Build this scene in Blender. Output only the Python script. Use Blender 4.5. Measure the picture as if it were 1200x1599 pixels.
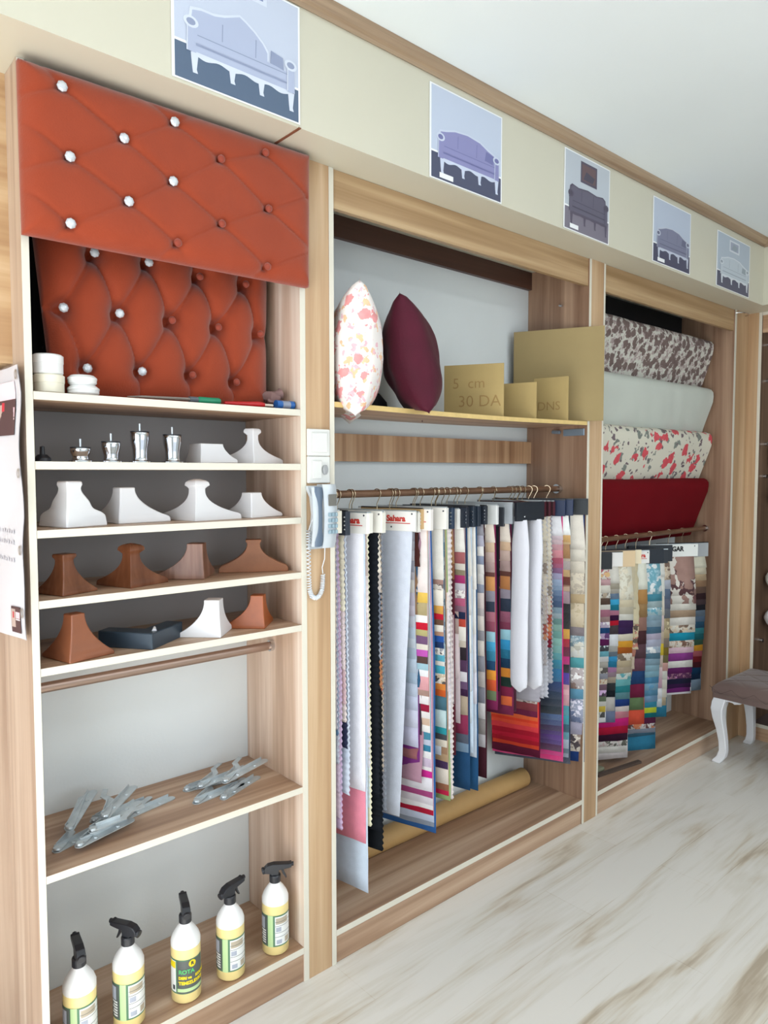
import bpy, bmesh, math, random
from math import sin, cos, pi, radians, sqrt, exp
from mathutils import Vector, Matrix, noise

# ------------------------------------------------------------------ scene, camera, light
scn = bpy.context.scene
for o in list(bpy.data.objects): bpy.data.objects.remove(o)
COL = scn.collection
YAW, PITCH, ROLL, FPX = .7222, .0546, -.0005, 1119.8
cam_d = bpy.data.cameras.new('camera'); cam = bpy.data.objects.new('camera', cam_d); COL.objects.link(cam)
cam_d.sensor_fit = 'VERTICAL'; cam_d.sensor_height = 24.0; cam_d.lens = FPX / 1599 * 24.0
cam_d.clip_start = .05; cam_d.clip_end = 60
_f = Vector((sin(YAW)*cos(PITCH), cos(YAW)*cos(PITCH), -sin(PITCH)))
_r = Vector((cos(YAW), -sin(YAW), 0)); _u = _r.cross(_f)
_r, _u = _r*cos(ROLL)+_u*sin(ROLL), _u*cos(ROLL)-_r*sin(ROLL)
cam.matrix_world = Matrix((( _r.x, _u.x, -_f.x, 0), (_r.y, _u.y, -_f.y, -1.6834), (_r.z, _u.z, -_f.z, 1.5), (0, 0, 0, 1)))
scn.camera = cam
scn.view_settings.view_transform = 'Standard'; scn.view_settings.look = 'None'
scn.view_settings.gamma = 1; scn.view_settings.use_curve_mapping = False
scn.view_settings.exposure = 0.16
world = bpy.data.worlds.new('daylight'); scn.world = world; world.use_nodes = True
world.node_tree.nodes['Background'].inputs[0].default_value = (.80, .90, 1, 1)
world.node_tree.nodes['Background'].inputs[1].default_value = 1.2
def area(name, loc, target, sx, sy, power, color):
    l = bpy.data.lights.new(name, 'AREA'); l.shape = 'RECTANGLE'; l.size = sx; l.size_y = sy
    l.energy = power; l.color = color
    o = bpy.data.objects.new(name, l); COL.objects.link(o); o.location = loc
    o.rotation_euler = (Vector(target)-Vector(loc)).to_track_quat('-Z', 'Y').to_euler(); return o
# daylight through the shop windows: behind the camera, and the glazed shopfront on its left
area('window_light_behind', (1.9, -4.05, 1.75), (1.9, 0, .9), 3.4, 1.7, 17, (.93, .965, 1))
area('window_light_left', (-1.22, -1.35, 1.15), (1.5, -.75, .75), 2.2, 1.9, 34, (.90, .95, 1))
area('overhead_fill', (2.2, -2.2, 2.70), (2.2, -2.2, 0), 2.6, .5, 22, (.97, .985, 1))  # added overhead fill for the floor, no fixture modelled
sl = bpy.data.lights.new('sunlight', 'SUN'); sl.energy = 16; sl.angle = radians(3); sl.color = (.98, .985, 1)
so = bpy.data.objects.new('sunlight', sl); COL.objects.link(so); so.location = (-6, -2, 5)
so.rotation_euler = Vector((.74, .02, -.66)).to_track_quat('-Z', 'Y').to_euler()

# ------------------------------------------------------------------ helpers
def lin(h):
    h = h.lstrip('#'); v = [int(h[i:i+2], 16)/255 for i in (0, 2, 4)]
    return tuple((x/12.92 if x <= .04045 else ((x+.055)/1.055)**2.4) for x in v) + (1,)
MATS = {}
def _new(name):
    m = bpy.data.materials.new(name); m.use_nodes = True
    nt = m.node_tree; b = nt.nodes['Principled BSDF']; return m, nt, b
def plain(name, hexc, rough=.5, metal=0, spec=.5, bump=0, bscale=200, sheen=0, trans=0, var=0, vscale=6, coat=0):
    if name in MATS: return MATS[name]
    m, nt, b = _new(name); N, L = nt.nodes, nt.links
    b.inputs['Base Color'].default_value = lin(hexc); b.inputs['Roughness'].default_value = rough
    b.inputs['Metallic'].default_value = metal; b.inputs['Specular IOR Level'].default_value = spec
    b.inputs['Sheen Weight'].default_value = sheen; b.inputs['Transmission Weight'].default_value = trans
    b.inputs['Coat Weight'].default_value = coat
    tc = N.new('ShaderNodeTexCoord')
    if bump:
        n = N.new('ShaderNodeTexNoise'); n.inputs['Scale'].default_value = bscale; n.inputs['Detail'].default_value = 3
        L.new(tc.outputs['Object'], n.inputs['Vector'])
        bp = N.new('ShaderNodeBump'); bp.inputs['Strength'].default_value = bump; bp.inputs['Distance'].default_value = .002
        L.new(n.outputs['Fac'], bp.inputs['Height']); L.new(bp.outputs['Normal'], b.inputs['Normal'])
    if var:
        n = N.new('ShaderNodeTexNoise'); n.inputs['Scale'].default_value = vscale; n.inputs['Detail'].default_value = 4
        L.new(tc.outputs['Object'], n.inputs['Vector'])
        r = N.new('ShaderNodeValToRGB'); c = lin(hexc)
        r.color_ramp.elements[0].position = .3; r.color_ramp.elements[1].position = .7
        r.color_ramp.elements[0].color = tuple(x*(1-var) for x in c[:3])+(1,)
        r.color_ramp.elements[1].color = tuple(min(1, x*(1+var*.6)) for x in c[:3])+(1,)
        L.new(n.outputs['Fac'], r.inputs['Fac']); L.new(r.outputs['Color'], b.inputs['Base Color'])
    MATS[name] = m; return m
def wood(name, axis, cols, stripe=11, along=.55, fine=70, rough=.42):
    """laminate board: long streaks along one axis"""
    if name in MATS: return MATS[name]
    m, nt, b = _new(name); N, L = nt.nodes, nt.links
    tc = N.new('ShaderNodeTexCoord'); mp = N.new('ShaderNodeMapping')
    sc = [stripe]*3; sc['xyz'.index(axis)] = along; mp.inputs['Scale'].default_value = sc
    L.new(tc.outputs['Object'], mp.inputs['Vector'])
    n1 = N.new('ShaderNodeTexNoise'); n1.inputs['Scale'].default_value = 1; n1.inputs['Detail'].default_value = 5
    n1.inputs['Roughness'].default_value = .55; n1.inputs['Distortion'].default_value = .55
    L.new(mp.outputs['Vector'], n1.inputs['Vector'])
    mp2 = N.new('ShaderNodeMapping'); sc = [fine]*3; sc['xyz'.index(axis)] = 2.2; mp2.inputs['Scale'].default_value = sc
    L.new(tc.outputs['Object'], mp2.inputs['Vector'])
    n2 = N.new('ShaderNodeTexNoise'); n2.inputs['Scale'].default_value = 1; n2.inputs['Detail'].default_value = 3
    L.new(mp2.outputs['Vector'], n2.inputs['Vector'])
    mx = N.new('ShaderNodeMath'); mx.operation = 'MULTIPLY_ADD'; mx.inputs[1].default_value = .22; mx.inputs[2].default_value = -.11
    L.new(n2.outputs['Fac'], mx.inputs[0])
    ad = N.new('ShaderNodeMath'); ad.operation = 'ADD'; L.new(n1.outputs['Fac'], ad.inputs[0]); L.new(mx.outputs[0], ad.inputs[1])
    r = N.new('ShaderNodeValToRGB'); e = r.color_ramp.elements
    e[0].position = .30; e[0].color = lin(cols[0]); e[1].position = .72; e[1].color = lin(cols[3])
    a = e.new(.44); a.color = lin(cols[1]); a = e.new(.56); a.color = lin(cols[2])
    L.new(ad.outputs[0], r.inputs['Fac']); L.new(r.outputs['Color'], b.inputs['Base Color'])
    b.inputs['Roughness'].default_value = rough
    MATS[name] = m; return m
def floral(name, base, c1, c2, scale=22, thr=.36, rough=.8, c3=None, aniso=(1, 1, 1)):
    """printed cloth: scattered blossoms of c1 with leaves of c2 (and c3) on a base colour"""
    if name in MATS: return MATS[name]
    m, nt, b = _new(name); N, L = nt.nodes, nt.links
    tc = N.new('ShaderNodeTexCoord'); mp = N.new('ShaderNodeMapping'); mp.inputs['Scale'].default_value = aniso
    L.new(tc.outputs['Object'], mp.inputs['Vector'])
    nz = N.new('ShaderNodeTexNoise'); nz.inputs['Scale'].default_value = scale*2.3; nz.inputs['Detail'].default_value = 2
    L.new(mp.outputs['Vector'], nz.inputs['Vector'])
    vm = N.new('ShaderNodeVectorMath'); vm.operation = 'MULTIPLY_ADD'; vm.inputs[1].default_value = (.85/scale,)*3
    L.new(nz.outputs['Color'], vm.inputs[0]); L.new(mp.outputs['Vector'], vm.inputs[2])
    prev = None
    for k, (c, s, t) in enumerate(((c2, 1.35, thr*.85), (c3 or c2, 2.1, thr*.8), (c1, 1.0, thr))):
        off = N.new('ShaderNodeVectorMath'); off.operation = 'ADD'; off.inputs[1].default_value = (k*3.7, k*1.9, k*5.3)
        L.new(vm.outputs[0], off.inputs[0])
        v = N.new('ShaderNodeTexVoronoi'); v.inputs['Scale'].default_value = scale*s; L.new(off.outputs[0], v.inputs['Vector'])
        lt = N.new('ShaderNodeMath'); lt.operation = 'LESS_THAN'; lt.inputs[1].default_value = t
        L.new(v.outputs['Distance'], lt.inputs[0])
        mxr = N.new('ShaderNodeMix'); mxr.data_type = 'RGBA'
        L.new(lt.outputs[0], mxr.inputs['Factor'])
        if prev is None: mxr.inputs['A'].default_value = lin(base)
        else: L.new(prev.outputs['Result'], mxr.inputs['A'])
        sh = N.new('ShaderNodeMix'); sh.data_type = 'RGBA'
        cc = lin(c); sh.inputs['A'].default_value = cc
        sh.inputs['B'].default_value = tuple(min(1, x*1.5+.05) for x in cc[:3])+(1,)
        L.new(nz.outputs['Fac'], sh.inputs['Factor']); L.new(sh.outputs['Result'], mxr.inputs['B'])
        prev = mxr
    L.new(prev.outputs['Result'], b.inputs['Base Color']); b.inputs['Roughness'].default_value = rough
    MATS[name] = m; return m
def cloth(code, velvet=False):
    key = 'cloth_'+code.replace(':', '_')+('_velvet' if velvet else '')
    if key in MATS: return MATS[key]
    if code[:2] in ('F:', 'P:'):
        p = code.split(':')
        return floral(key, p[1], p[2], p[3], 26 if code[0] == 'F' else 8, .42 if code[0] == 'F' else .5)
    if velvet: return plain(key, code, rough=.38, sheen=.4, spec=.4, bump=.3, bscale=160, var=.12, vscale=30)
    return plain(key, code, rough=.85, spec=.2, bump=.35, bscale=300, var=.06, vscale=40)

class MB:
    """collects verts / faces / material slots for one mesh object"""
    def __init__(s): s.v = []; s.f = []; s.m = []
    def add(s, vs, fs, m=0):
        n = len(s.v); s.v += [tuple(p) for p in vs]; s.f += [tuple(i+n for i in f) for f in fs]
        s.m += (m if isinstance(m, list) else [m]*len(fs)); return s
    def box(s, x0, x1, y0, y1, z0, z1, m=0, **fm):
        vs = [(x, y, z) for z in (z0, z1) for y in (y0, y1) for x in (x0, x1)]
        fs = [(0, 2, 3, 1), (4, 5, 7, 6), (0, 1, 5, 4), (2, 6, 7, 3), (0, 4, 6, 2), (1, 3, 7, 5)]
        nm = ['bottom', 'top', 'front', 'back', 'left', 'right']
        return s.add(vs, fs, [fm.get(k, m) for k in nm])
    def tube(s, pts, r, n=10, m=0, caps=True, sq=(1, 1)):
        pts = [Vector(p) for p in pts]; rs = r if isinstance(r, (list, tuple)) else [r]*len(pts)
        rings = []; up = None
        for i, p in enumerate(pts):
            d = (pts[min(i+1, len(pts)-1)]-pts[max(i-1, 0)]).normalized()
            if up is None:
                up = Vector((0, 0, 1)) if abs(d.z) < .9 else Vector((1, 0, 0))
            a = d.cross(up); a = a.normalized() if a.length > 1e-6 else Vector((1, 0, 0)); up = a.cross(d).normalized()
            rings.append([p+a*(cos(2*pi*k/n)*rs[i]*sq[0])+up*(sin(2*pi*k/n)*rs[i]*sq[1]) for k in range(n)])
        vs = [q for ring in rings for q in ring]; fs = []
        for i in range(len(pts)-1):
            for k in range(n):
                fs.append((i*n+k, i*n+(k+1) % n, (i+1)*n+(k+1) % n, (i+1)*n+k))
        if caps: fs += [tuple(range(n))[::-1], tuple(range((len(pts)-1)*n, len(pts)*n))]
        return s.add(vs, fs, m)
    def lathe(s, prof, c=(0, 0, 0), n=28, m=0, a0=0, a1=2*pi, close=True):
        full = abs(a1-a0-2*pi) < 1e-6; k = n if full else n+1
        vs = [(c[0]+r*cos(a0+(a1-a0)*j/n), c[1]+r*sin(a0+(a1-a0)*j/n), c[2]+z) for r, z in prof for j in range(k)]
        fs = []
        for i in range(len(prof)-1):
            for j in range(n):
                j2 = (j+1) % k
                fs.append((i*k+j, i*k+j2, (i+1)*k+j2, (i+1)*k+j))
        if close and full: fs += [tuple(range(k))[::-1], tuple(range((len(prof)-1)*k, len(prof)*k))]
        return s.add(vs, fs, m)
    def prism(s, poly, h0, h1, axis='y', m=0, mcap=None):
        """2-D polygon extruded: axis y -> poly is (x,z); x -> (y,z); z -> (x,y)"""
        def P(a, b, h): return {'y': (a, h, b), 'x': (h, a, b), 'z': (a, b, h)}[axis]
        n = len(poly); vs = [P(a, b, h0) for a, b in poly]+[P(a, b, h1) for a, b in poly]
        fs = [(i, (i+1) % n, n+(i+1) % n, n+i) for i in range(n)]+[tuple(range(n))[::-1], tuple(range(n, 2*n))]
        mc = m if mcap is None else mcap
        return s.add(vs, fs, [m]*n+[mc, mc])
    def grid(s, nu, nv, fn, m=0, wrap=False):
        vs = [fn(i/nu, j/nv) for j in range(nv+1) for i in range(nu+1)]
        fs = [(j*(nu+1)+i, j*(nu+1)+i+1, (j+1)*(nu+1)+i+1, (j+1)*(nu+1)+i) for j in range(nv) for i in range(nu)]
        return s.add(vs, fs, m)
    def xf(s, M, start=0):
        s.v[start:] = [tuple(M @ Vector(p)) for p in s.v[start:]]; return s
    def shift(s, d): s.v = [(x+d[0], y+d[1], z+d[2]) for x, y, z in s.v]; return s
def mesh_of(name, mb, mats, smooth=False, fix=True, angle=None):
    me = bpy.data.meshes.new(name); me.from_pydata(mb.v, [], mb.f)
    for m in (mats if isinstance(mats, (list, tuple)) else [mats]): me.materials.append(m)
    for p, k in zip(me.polygons, mb.m): p.material_index = k; p.use_smooth = smooth
    if fix:
        bm = bmesh.new(); bm.from_mesh(me); bmesh.ops.remove_doubles(bm, verts=bm.verts, dist=1e-6)
        bmesh.ops.recalc_face_normals(bm, faces=bm.faces)
        if angle:
            for e in bm.edges:
                if len(e.link_faces) == 2 and e.calc_face_angle(0) > radians(angle): e.smooth = False
        bm.to_mesh(me); bm.free()
    me.update(); return me
def obj(name, mb, mats, parent=None, smooth=False, label=None, bevel=0, fix=True, angle=35, local=True, kind=None, seg=2):
    me = mesh_of(name, mb, mats, smooth, fix, angle if smooth else None)
    o = bpy.data.objects.new(name, me); COL.objects.link(o)
    if parent is not None:
        o.parent = parent
        if not local: 
            w = Vector((0, 0, 0)); p = parent
            while p is not None: w += p.location; p = p.parent
            o.location = -w
    if bevel:
        b = o.modifiers.new('bevel', 'BEVEL'); b.width = bevel; b.segments = seg; b.limit_method = 'ANGLE'; b.angle_limit = radians(40)
        if seg > 2:
            for p in me.polygons: p.use_smooth = True
    if label: o['label'] = label
    if kind: o['kind'] = kind
    return o
def tag(o, label, cat, group=None, kind=None):
    o['label'] = label; o['category'] = cat
    if group: o['group'] = group
    if kind: o['kind'] = kind
    return o
def thing(name, label, cat, loc=(0, 0, 0), rz=0, group=None):
    o = bpy.data.objects.new(name, None); COL.objects.link(o); o.empty_display_size = .05
    o.location = loc; o.rotation_euler = (0, 0, rz); return tag(o, label, cat, group)
def struct(name, mb, mats, **k):
    return obj(name, mb, mats, kind='structure', **k)
def text_mb(body, size, depth=.0006, bold=0, align='CENTER'):
    """lettering as a mesh in the x-z plane, centred, facing -y"""
    c = bpy.data.curves.new('lettering', 'FONT'); c.body = body; c.size = size; c.extrude = depth; c.offset = bold
    c.align_x = align; c.align_y = 'CENTER'; c.resolution_u = 3
    o = bpy.data.objects.new('lettering', c); COL.objects.link(o)
    dg = bpy.context.evaluated_depsgraph_get(); me = bpy.data.meshes.new_from_object(o.evaluated_get(dg))
    mb = MB(); mb.v = [(v.co.x, -v.co.z, v.co.y) for v in me.vertices]
    mb.f = [tuple(p.vertices) for p in me.polygons]; mb.m = [0]*len(mb.f)
    bpy.data.objects.remove(o); bpy.data.curves.remove(c); bpy.data.meshes.remove(me); return mb
def merge(a, b, m=0):
    return a.add(b.v, b.f, [m]*len(b.f))
# ------------------------------------------------------------------ shared materials
WV = wood('wood_vertical', 'z', ['#B49476', '#C8AB8C', '#D6BD9F', '#E6D3BA'])
WVL = wood('wood_left_side', 'z', ['#A48A76', '#B69E8A', '#C4AE9A', '#D4C2B0'], 16)
WVI = wood('wood_vertical_pale', 'z', ['#B0937C', '#C8AB94', '#DAC2AE', '#ECDCCC'], 16)
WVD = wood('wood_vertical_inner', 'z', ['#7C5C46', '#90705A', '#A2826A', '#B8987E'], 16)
WX = wood('wood_lengthwise', 'x', ['#8A6A54', '#A5856B', '#BA9C82', '#CFB6A0'], 14, .5)
WXL = wood('wood_header', 'x', ['#94754F', '#A68762', '#B69872', '#C6AB86'], 16, .4)
WDK = wood('wood_dark_back', 'x', ['#3A241E', '#452C24', '#50342A', '#5C3E32'], 14, .5)  # dark brown wood of the top stretcher
WBAND = wood('wood_back_band', 'z', ['#8A6446', '#A27A58', '#BA9470', '#CBA987'], 18, .4)
CREAM = plain('edge_banding', 'D9D4C5', .4, bump=.05, bscale=90)
FASCIA = plain('cream_panel', 'CFCBB9', .35, spec=.5, var=.02, vscale=3)
PAINT = plain('wall_paint', 'D9DFE0', .8, bump=.15, bscale=120, var=.03, vscale=4)
CEIL = plain('ceiling_paint', 'E6EDEE', .9, bump=.1, bscale=150, var=.02, vscale=2)
CHROME = plain('chrome', 'D4D6DA', .12, metal=1)
STEEL = plain('zinc_steel', 'C6CED2', .34, metal=.6, bump=.1, bscale=60, var=.14, vscale=30)
NICKEL = plain('hanger_wire', 'C9B79A', .25, metal=1)
BROWNROD = plain('brown_rod', '7A5A44', .35, metal=.3, var=.15, vscale=20)
BLACKPL = plain('black_plastic', '23252B', .4)
WHITEPL = plain('white_plastic', 'DEDEDA', .35)

# ------------------------------------------------------------------ the room
H = 2.716
fl, nt, b = _new('floor_laminate'); MATS['floor_laminate'] = fl; N, L = nt.nodes, nt.links
tc = N.new('ShaderNodeTexCoord')
br = N.new('ShaderNodeTexBrick'); br.inputs['Scale'].default_value = 1; br.inputs['Brick Width'].default_value = 1.28
br.inputs['Row Height'].default_value = .192; br.inputs['Mortar Size'].default_value = .0012; br.offset = .37
br.inputs['Color1'].default_value = (.48, .48, .48, 1); br.inputs['Color2'].default_value = (.56, .56, .56, 1); br.inputs['Mortar'].default_value = (.43, .43, .43, 1)
L.new(tc.outputs['Object'], br.inputs['Vector'])
def nz(scale3, detail, dist=0):
    mp = N.new('ShaderNodeMapping'); mp.inputs['Scale'].default_value = scale3; L.new(tc.outputs['Object'], mp.inputs['Vector'])
    n = N.new('ShaderNodeTexNoise'); n.inputs['Scale'].default_value = 1; n.inputs['Detail'].default_value = detail; n.inputs['Distortion'].default_value = dist
    L.new(mp.outputs['Vector'], n.inputs['Vector']); return n
n1 = nz((1.6, 11, 1), 5, .8); n2 = nz((4, 90, 1), 3)
m1 = N.new('ShaderNodeMath'); m1.operation = 'MULTIPLY_ADD'; m1.inputs[1].default_value = .9; L.new(n1.outputs['Fac'], m1.inputs[0]); L.new(br.outputs['Color'], m1.inputs[2])
m2 = N.new('ShaderNodeMath'); m2.operation = 'MULTIPLY_ADD'; m2.inputs[1].default_value = .25; L.new(n2.outputs['Fac'], m2.inputs[0]); L.new(m1.outputs[0], m2.inputs[2])
r = N.new('ShaderNodeValToRGB'); e = r.color_ramp.elements
e[0].position = .69; e[0].color = lin('B2A592'); e[1].position = .97; e[1].color = lin('E0DDD6')
q = e.new(.78); q.color = lin('CDC4B4')
q = e.new(.86); q.color = lin('D8D4CA')
m3 = N.new('ShaderNodeMath'); m3.operation = 'SUBTRACT'; m3.inputs[1].default_value = .2; L.new(m2.outputs[0], m3.inputs[0])
L.new(m3.outputs[0], r.inputs['Fac']); L.new(r.outputs['Color'], b.inputs['Base Color']); b.inputs['Roughness'].default_value = .38
struct('floor', MB().box(-2.3, 4.9, -4.3, .45, -.06, 0), fl)
struct('ceiling', MB().box(-2.3, 4.9, -4.3, .45, H, H+.08), CEIL)
struct('wall_back', MB().box(-2.3, 4.9, .31, .43, 0, H), PAINT)
struct('wall_right', MB().box(4.62, 4.74, -4.3, .31, 0, H), PAINT)
# window walls, out of the picture, that let the daylight in
w = MB().box(-1.42, 4.62, -4.32, -4.2, 0, .45).box(-1.42, 4.62, -4.32, -4.2, 2.62, H).box(-1.42, -.3, -4.32, -4.2, .45, 2.62).box(3.5, 4.62, -4.32, -4.2, .45, 2.62)
struct('wall_front', w, PAINT)
w = MB().box(-1.42, -1.3, -4.2, .31, 0, .12).box(-1.42, -1.3, -4.2, .31, 2.2, H).box(-1.42, -1.3, -4.2, -2.6, .12, 2.2).box(-1.42, -1.3, -.2, .31, .12, 2.2)
struct('wall_left', w, PAINT)
# cream fascia with soffit, and crown moulding
ZF = 2.377
struct('trim_1', MB().box(-1.3, 4.62, -.133, .31, ZF, H-.001), FASCIA)
struct('trim_2', MB().box(4.02, 4.62, -4.2, -.133, ZF, H-.001), FASCIA)
crown = [(-.134, 2.676), (-.139, 2.674), (-.142, 2.684), (-.150, 2.690), (-.158, 2.704), (-.160, 2.7155), (-.134, 2.7155)]
struct('trim_3', MB().prism(crown, -1.3, 4.0, 'x'), wood('crown_wood', 'x', ['#7E6650', '#8F775F', '#A0886E', '#B09A80'], 30, .6))
crx = [(4.019, z) if y > -.135 else (4.02+(y+.134), z) for y, z in crown]
struct('trim_4', MB().prism(crx, -4.2, -.13, 'y'), wood('crown_wood_side', 'y', ['#7E6650', '#8F775F', '#A0886E', '#B09A80'], 30, .6))
struct('trim_5', MB().box(1.076, 1.084, -.1345, -.02, ZF-.0015, ZF+.001), plain('joint_brown', '7A4A34', .6))
# wood filler strips between the cabinets and beside the first one
WFS = wood('wood_filler', 'z', ['#A58562', '#B4926E', '#C0A07C', '#CFB392'])
struct('trim_6', MB().box(1.1875, 1.2718, .0015, .02, 0, ZF), WFS)
struct('trim_7', MB().box(2.6238, 2.7154, .0015, .02, 0, ZF), WFS)
struct('trim_8', MB().box(4.0274, 4.19, .0015, .02, 0, ZF), WFS)
struct('trim_11', MB().box(4.1845, 4.23, -.0534, .0013, 0, ZF), WFS)
struct('trim_9', MB().box(-1.3, .4496, .09, .31, 1.745, ZF), wood('wood_left_unit', 'x', ['#A27C58', '#B8936C', '#C8A67E', '#D8BC96'], 9, .5))
struct('trim_10', MB().box(-1.3, .4496, .235, .31, 0, 1.745), WVL)

# ------------------------------------------------------------------ cabinets
def board(root, name, x0, x1, y0, y1, z0, z1, mat, edge='front', label=None):
    mb = MB().box(x0, x1, y0, y1, z0, z1, 0, **{k: 1 for k in edge.split()})
    return obj(name, mb, [mat, CREAM], root, local=False, bevel=.0006, label=label)
Y1 = .309
# A: tall shelf unit
XA0, XA1, XA2, XA3 = .4496, .4658, 1.169, 1.1875
A = thing('shelf_unit', 'tall narrow oak shelf unit holding furniture feet and bottles, nearest the camera', 'shelving', (XA0, 0, 0))
board(A, 'side_panel', XA0, XA1, 0, Y1, 0, ZF-.0005, WVL); board(A, 'side_panel', XA2, XA3, 0, Y1, 0, ZF-.0005, WVI)
SH = dict(s1=1.6782, s2=1.5256, s3=1.3737, s4=1.2167, s5=1.0649, s6=.5893, s7=.1064)
board(A, 'back_panel', XA1+.0003, XA2-.0003, .300, Y1, SH['s5']-.018, SH['s1']-.0185, plain('shade_grey_board', 'A4A2A1', .8), '', label='added grey board standing in for shade behind the feet')  # added board, its grey paints the shade of the upper niches
for k, z in SH.items():
    board(A, 'shelf', XA1+.0003, XA2-.0003, 0, (Y1 if k not in ('s2', 's3', 's4') else .2998), z-.018 if k != 's7' else z-.02, z, WX)
board(A, 'plinth', XA1+.0003, XA2-.0003, .004, .022, .0005, .086, WX, '')
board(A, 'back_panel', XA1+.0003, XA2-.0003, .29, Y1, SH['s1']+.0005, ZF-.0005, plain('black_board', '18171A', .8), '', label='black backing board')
obj('hanging_rail', MB().tube([(XA1+.001, .155, .978), (XA2-.012, .155, .978)], .013, 14, sq=(.62, 1)), plain('rail_bronze', 'A58E80', .3, metal=.7), A, smooth=True, local=False)
obj('rail_socket', MB().tube([(XA2-.013, .155, .978), (XA2-.0005, .155, .978)], .017, 14, sq=(.8, 1)), CHROME, A, smooth=True, local=False)
board(A, 'batten', XA1+.001, XA2-.001, .05, .07, .5555, .571, WX, '')
# B: wide bay with the cloth rail
XB0, XB1, XB2, XB3 = 1.2718, 1.2894, 2.6075, 2.6238
B = thing('wardrobe_bay', 'wide oak bay in the middle, cushions above and a packed rail of samples', 'shelving', (XB0, 0, 0))
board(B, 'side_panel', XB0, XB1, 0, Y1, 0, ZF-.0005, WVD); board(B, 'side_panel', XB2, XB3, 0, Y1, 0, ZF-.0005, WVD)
board(B, 'floor_board', XB1+.0003, XB2-.0003, 0, Y1, .0864, .1064, WX)
board(B, 'plinth', XB1+.0003, XB2-.0003, .004, .022, .0005, .086, WX, '')
board(B, 'header', XB1+.0003, XB2-.0003, .006, .024, 2.266, ZF-.0005, WXL, '')
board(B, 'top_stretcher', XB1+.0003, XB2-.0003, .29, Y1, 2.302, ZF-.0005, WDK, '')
board(B, 'back_stretcher', XB1+.0003, XB2-.0003, .285, Y1, 1.54, 1.636, WBAND, '')
ply = plain('raw_plywood_edge', 'D9BC7C', .6, bump=.3, bscale=80, var=.1, vscale=30)
mb = MB()
def bent(u, z): return XB1+.001+u*(XB2-XB1-.002), z-.006*sin(pi*u)+.004*(u)
n = 12
for i in range(n):
    (xa, za), (xb, zb) = bent(i/n, 1.7085), bent((i+1)/n, 1.7085)
    vs = [(xa, .001, za-.0155), (xb, .001, zb-.0155), (xb, .285, zb-.0155), (xa, .285, za-.0155), (xa, .001, za), (xb, .001, zb), (xb, .285, zb), (xa, .285, za)]
    mb.add(vs, [(0, 3, 2, 1), (4, 5, 6, 7), (0, 1, 5, 4), (2, 3, 7, 6)], [0, 0, 1, 0])
mb.add([mb.v[0], mb.v[3], mb.v[7], mb.v[4]], [(0, 1, 2, 3)]); k = (n-1)*8
mb.add([mb.v[k+1], mb.v[k+2], mb.v[k+6], mb.v[k+5]], [(0, 1, 2, 3)])
obj('shelf', mb, [WX, ply], B, local=False, label='sagging shelf with raw yellow edge')
obj('hanging_rail', MB().tube([(XB1+.001, .137, 1.431), (XB2-.001, .137, 1.431)], .0125, 14), BROWNROD, B, smooth=True, local=False)
obj('rail_socket', MB().tube([(XB2-.02, .137, 1.431), (XB2-.0005, .137, 1.431)], .02, 14), CHROME, B, smooth=True, local=False)
obj('shelf_bracket', MB().box(XB2-.006, XB2-.0006, .012, .115, 1.655, 1.684).tube([(XB2-.012, .125, 1.672), (XB2-.012, .165, 1.675)], .008, 10), plain('grey_bracket', '8FA0B0', .35, metal=.6), B, local=False, bevel=.002)
obj('hook', MB().tube([(XB2-.001, .13, 2.207), (XB2-.02, .13, 2.205), (XB2-.024, .115, 2.2)], .005, 8), CHROME, B, smooth=True, local=False)
# C: second bay
XC0, XC1, XC2, XC3 = 2.7154, 2.7285, 4.0034, 4.0274
Cc = thing('wardrobe_bay', 'farther oak bay with four draped fabric bolts above a lower rail of samples', 'shelving', (XC0, 0, 0))
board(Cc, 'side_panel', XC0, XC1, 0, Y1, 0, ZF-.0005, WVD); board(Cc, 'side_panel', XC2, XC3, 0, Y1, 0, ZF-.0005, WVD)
board(Cc, 'floor_board', XC1+.0003, XC2-.0003, 0, Y1, .0864, .1064, WX)
board(Cc, 'plinth', XC1+.0003, XC2-.0003, .004, .022, .0005, .086, WX, '')
board(Cc, 'header', XC1+.0003, XC2-.0003, .006, .024, 2.264, ZF-.0005, WXL, '')
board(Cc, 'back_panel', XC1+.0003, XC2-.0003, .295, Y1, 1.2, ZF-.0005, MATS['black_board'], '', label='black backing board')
obj('hanging_rail', MB().tube([(XC1+.001, .131, 1.19), (XC2-.001, .131, 1.19)], .0125, 14), BROWNROD, Cc, smooth=True, local=False)
obj('rail_socket', MB().tube([(XC2-.016, .131, 1.19), (XC2-.0005, .131, 1.19)], .018, 14), CHROME, Cc, smooth=True, local=False)
# D: unit on the right-hand wall
XD = 4.184
D = thing('wardrobe_bay', 'oak bay on the right-hand wall, cut by the picture edge behind the ottoman', 'shelving', (XD, -.06, 0))
def boardD(name, x0, x1, y0, y1, z0, z1, mat, edge='left', **k): return board(D, name, x0, x1, y0, y1, z0, z1, mat, edge, **k)
WY = wood('wood_sideways', 'y', ['#9C7757', '#B49070', '#C6A585', '#D8BD9F'], 14, .5)
WBR = wood('wood_brown', 'z', ['#5A4434', '#6A5240', '#7A604C', '#8C705A'], 16)
boardD('side_panel', XD, 4.615, -.070, -.0536, 0, ZF-.0005, WBR)
boardD('side_panel', XD, 4.615, -1.45, -1.432, 0, ZF-.0005, WV)
boardD('floor_board', XD, 4.615, -1.4315, -.0705, .074, .0944, plain('dark_board', '6A5A58', .6))
boardD('plinth', XD+.004, XD+.022, -1.4315, -.0705, .0005, .0738, WY, '')
boardD('header', XD+.006, XD+.024, -1.4315, -.0705, 2.266, ZF-.0005, WY, '')
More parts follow.
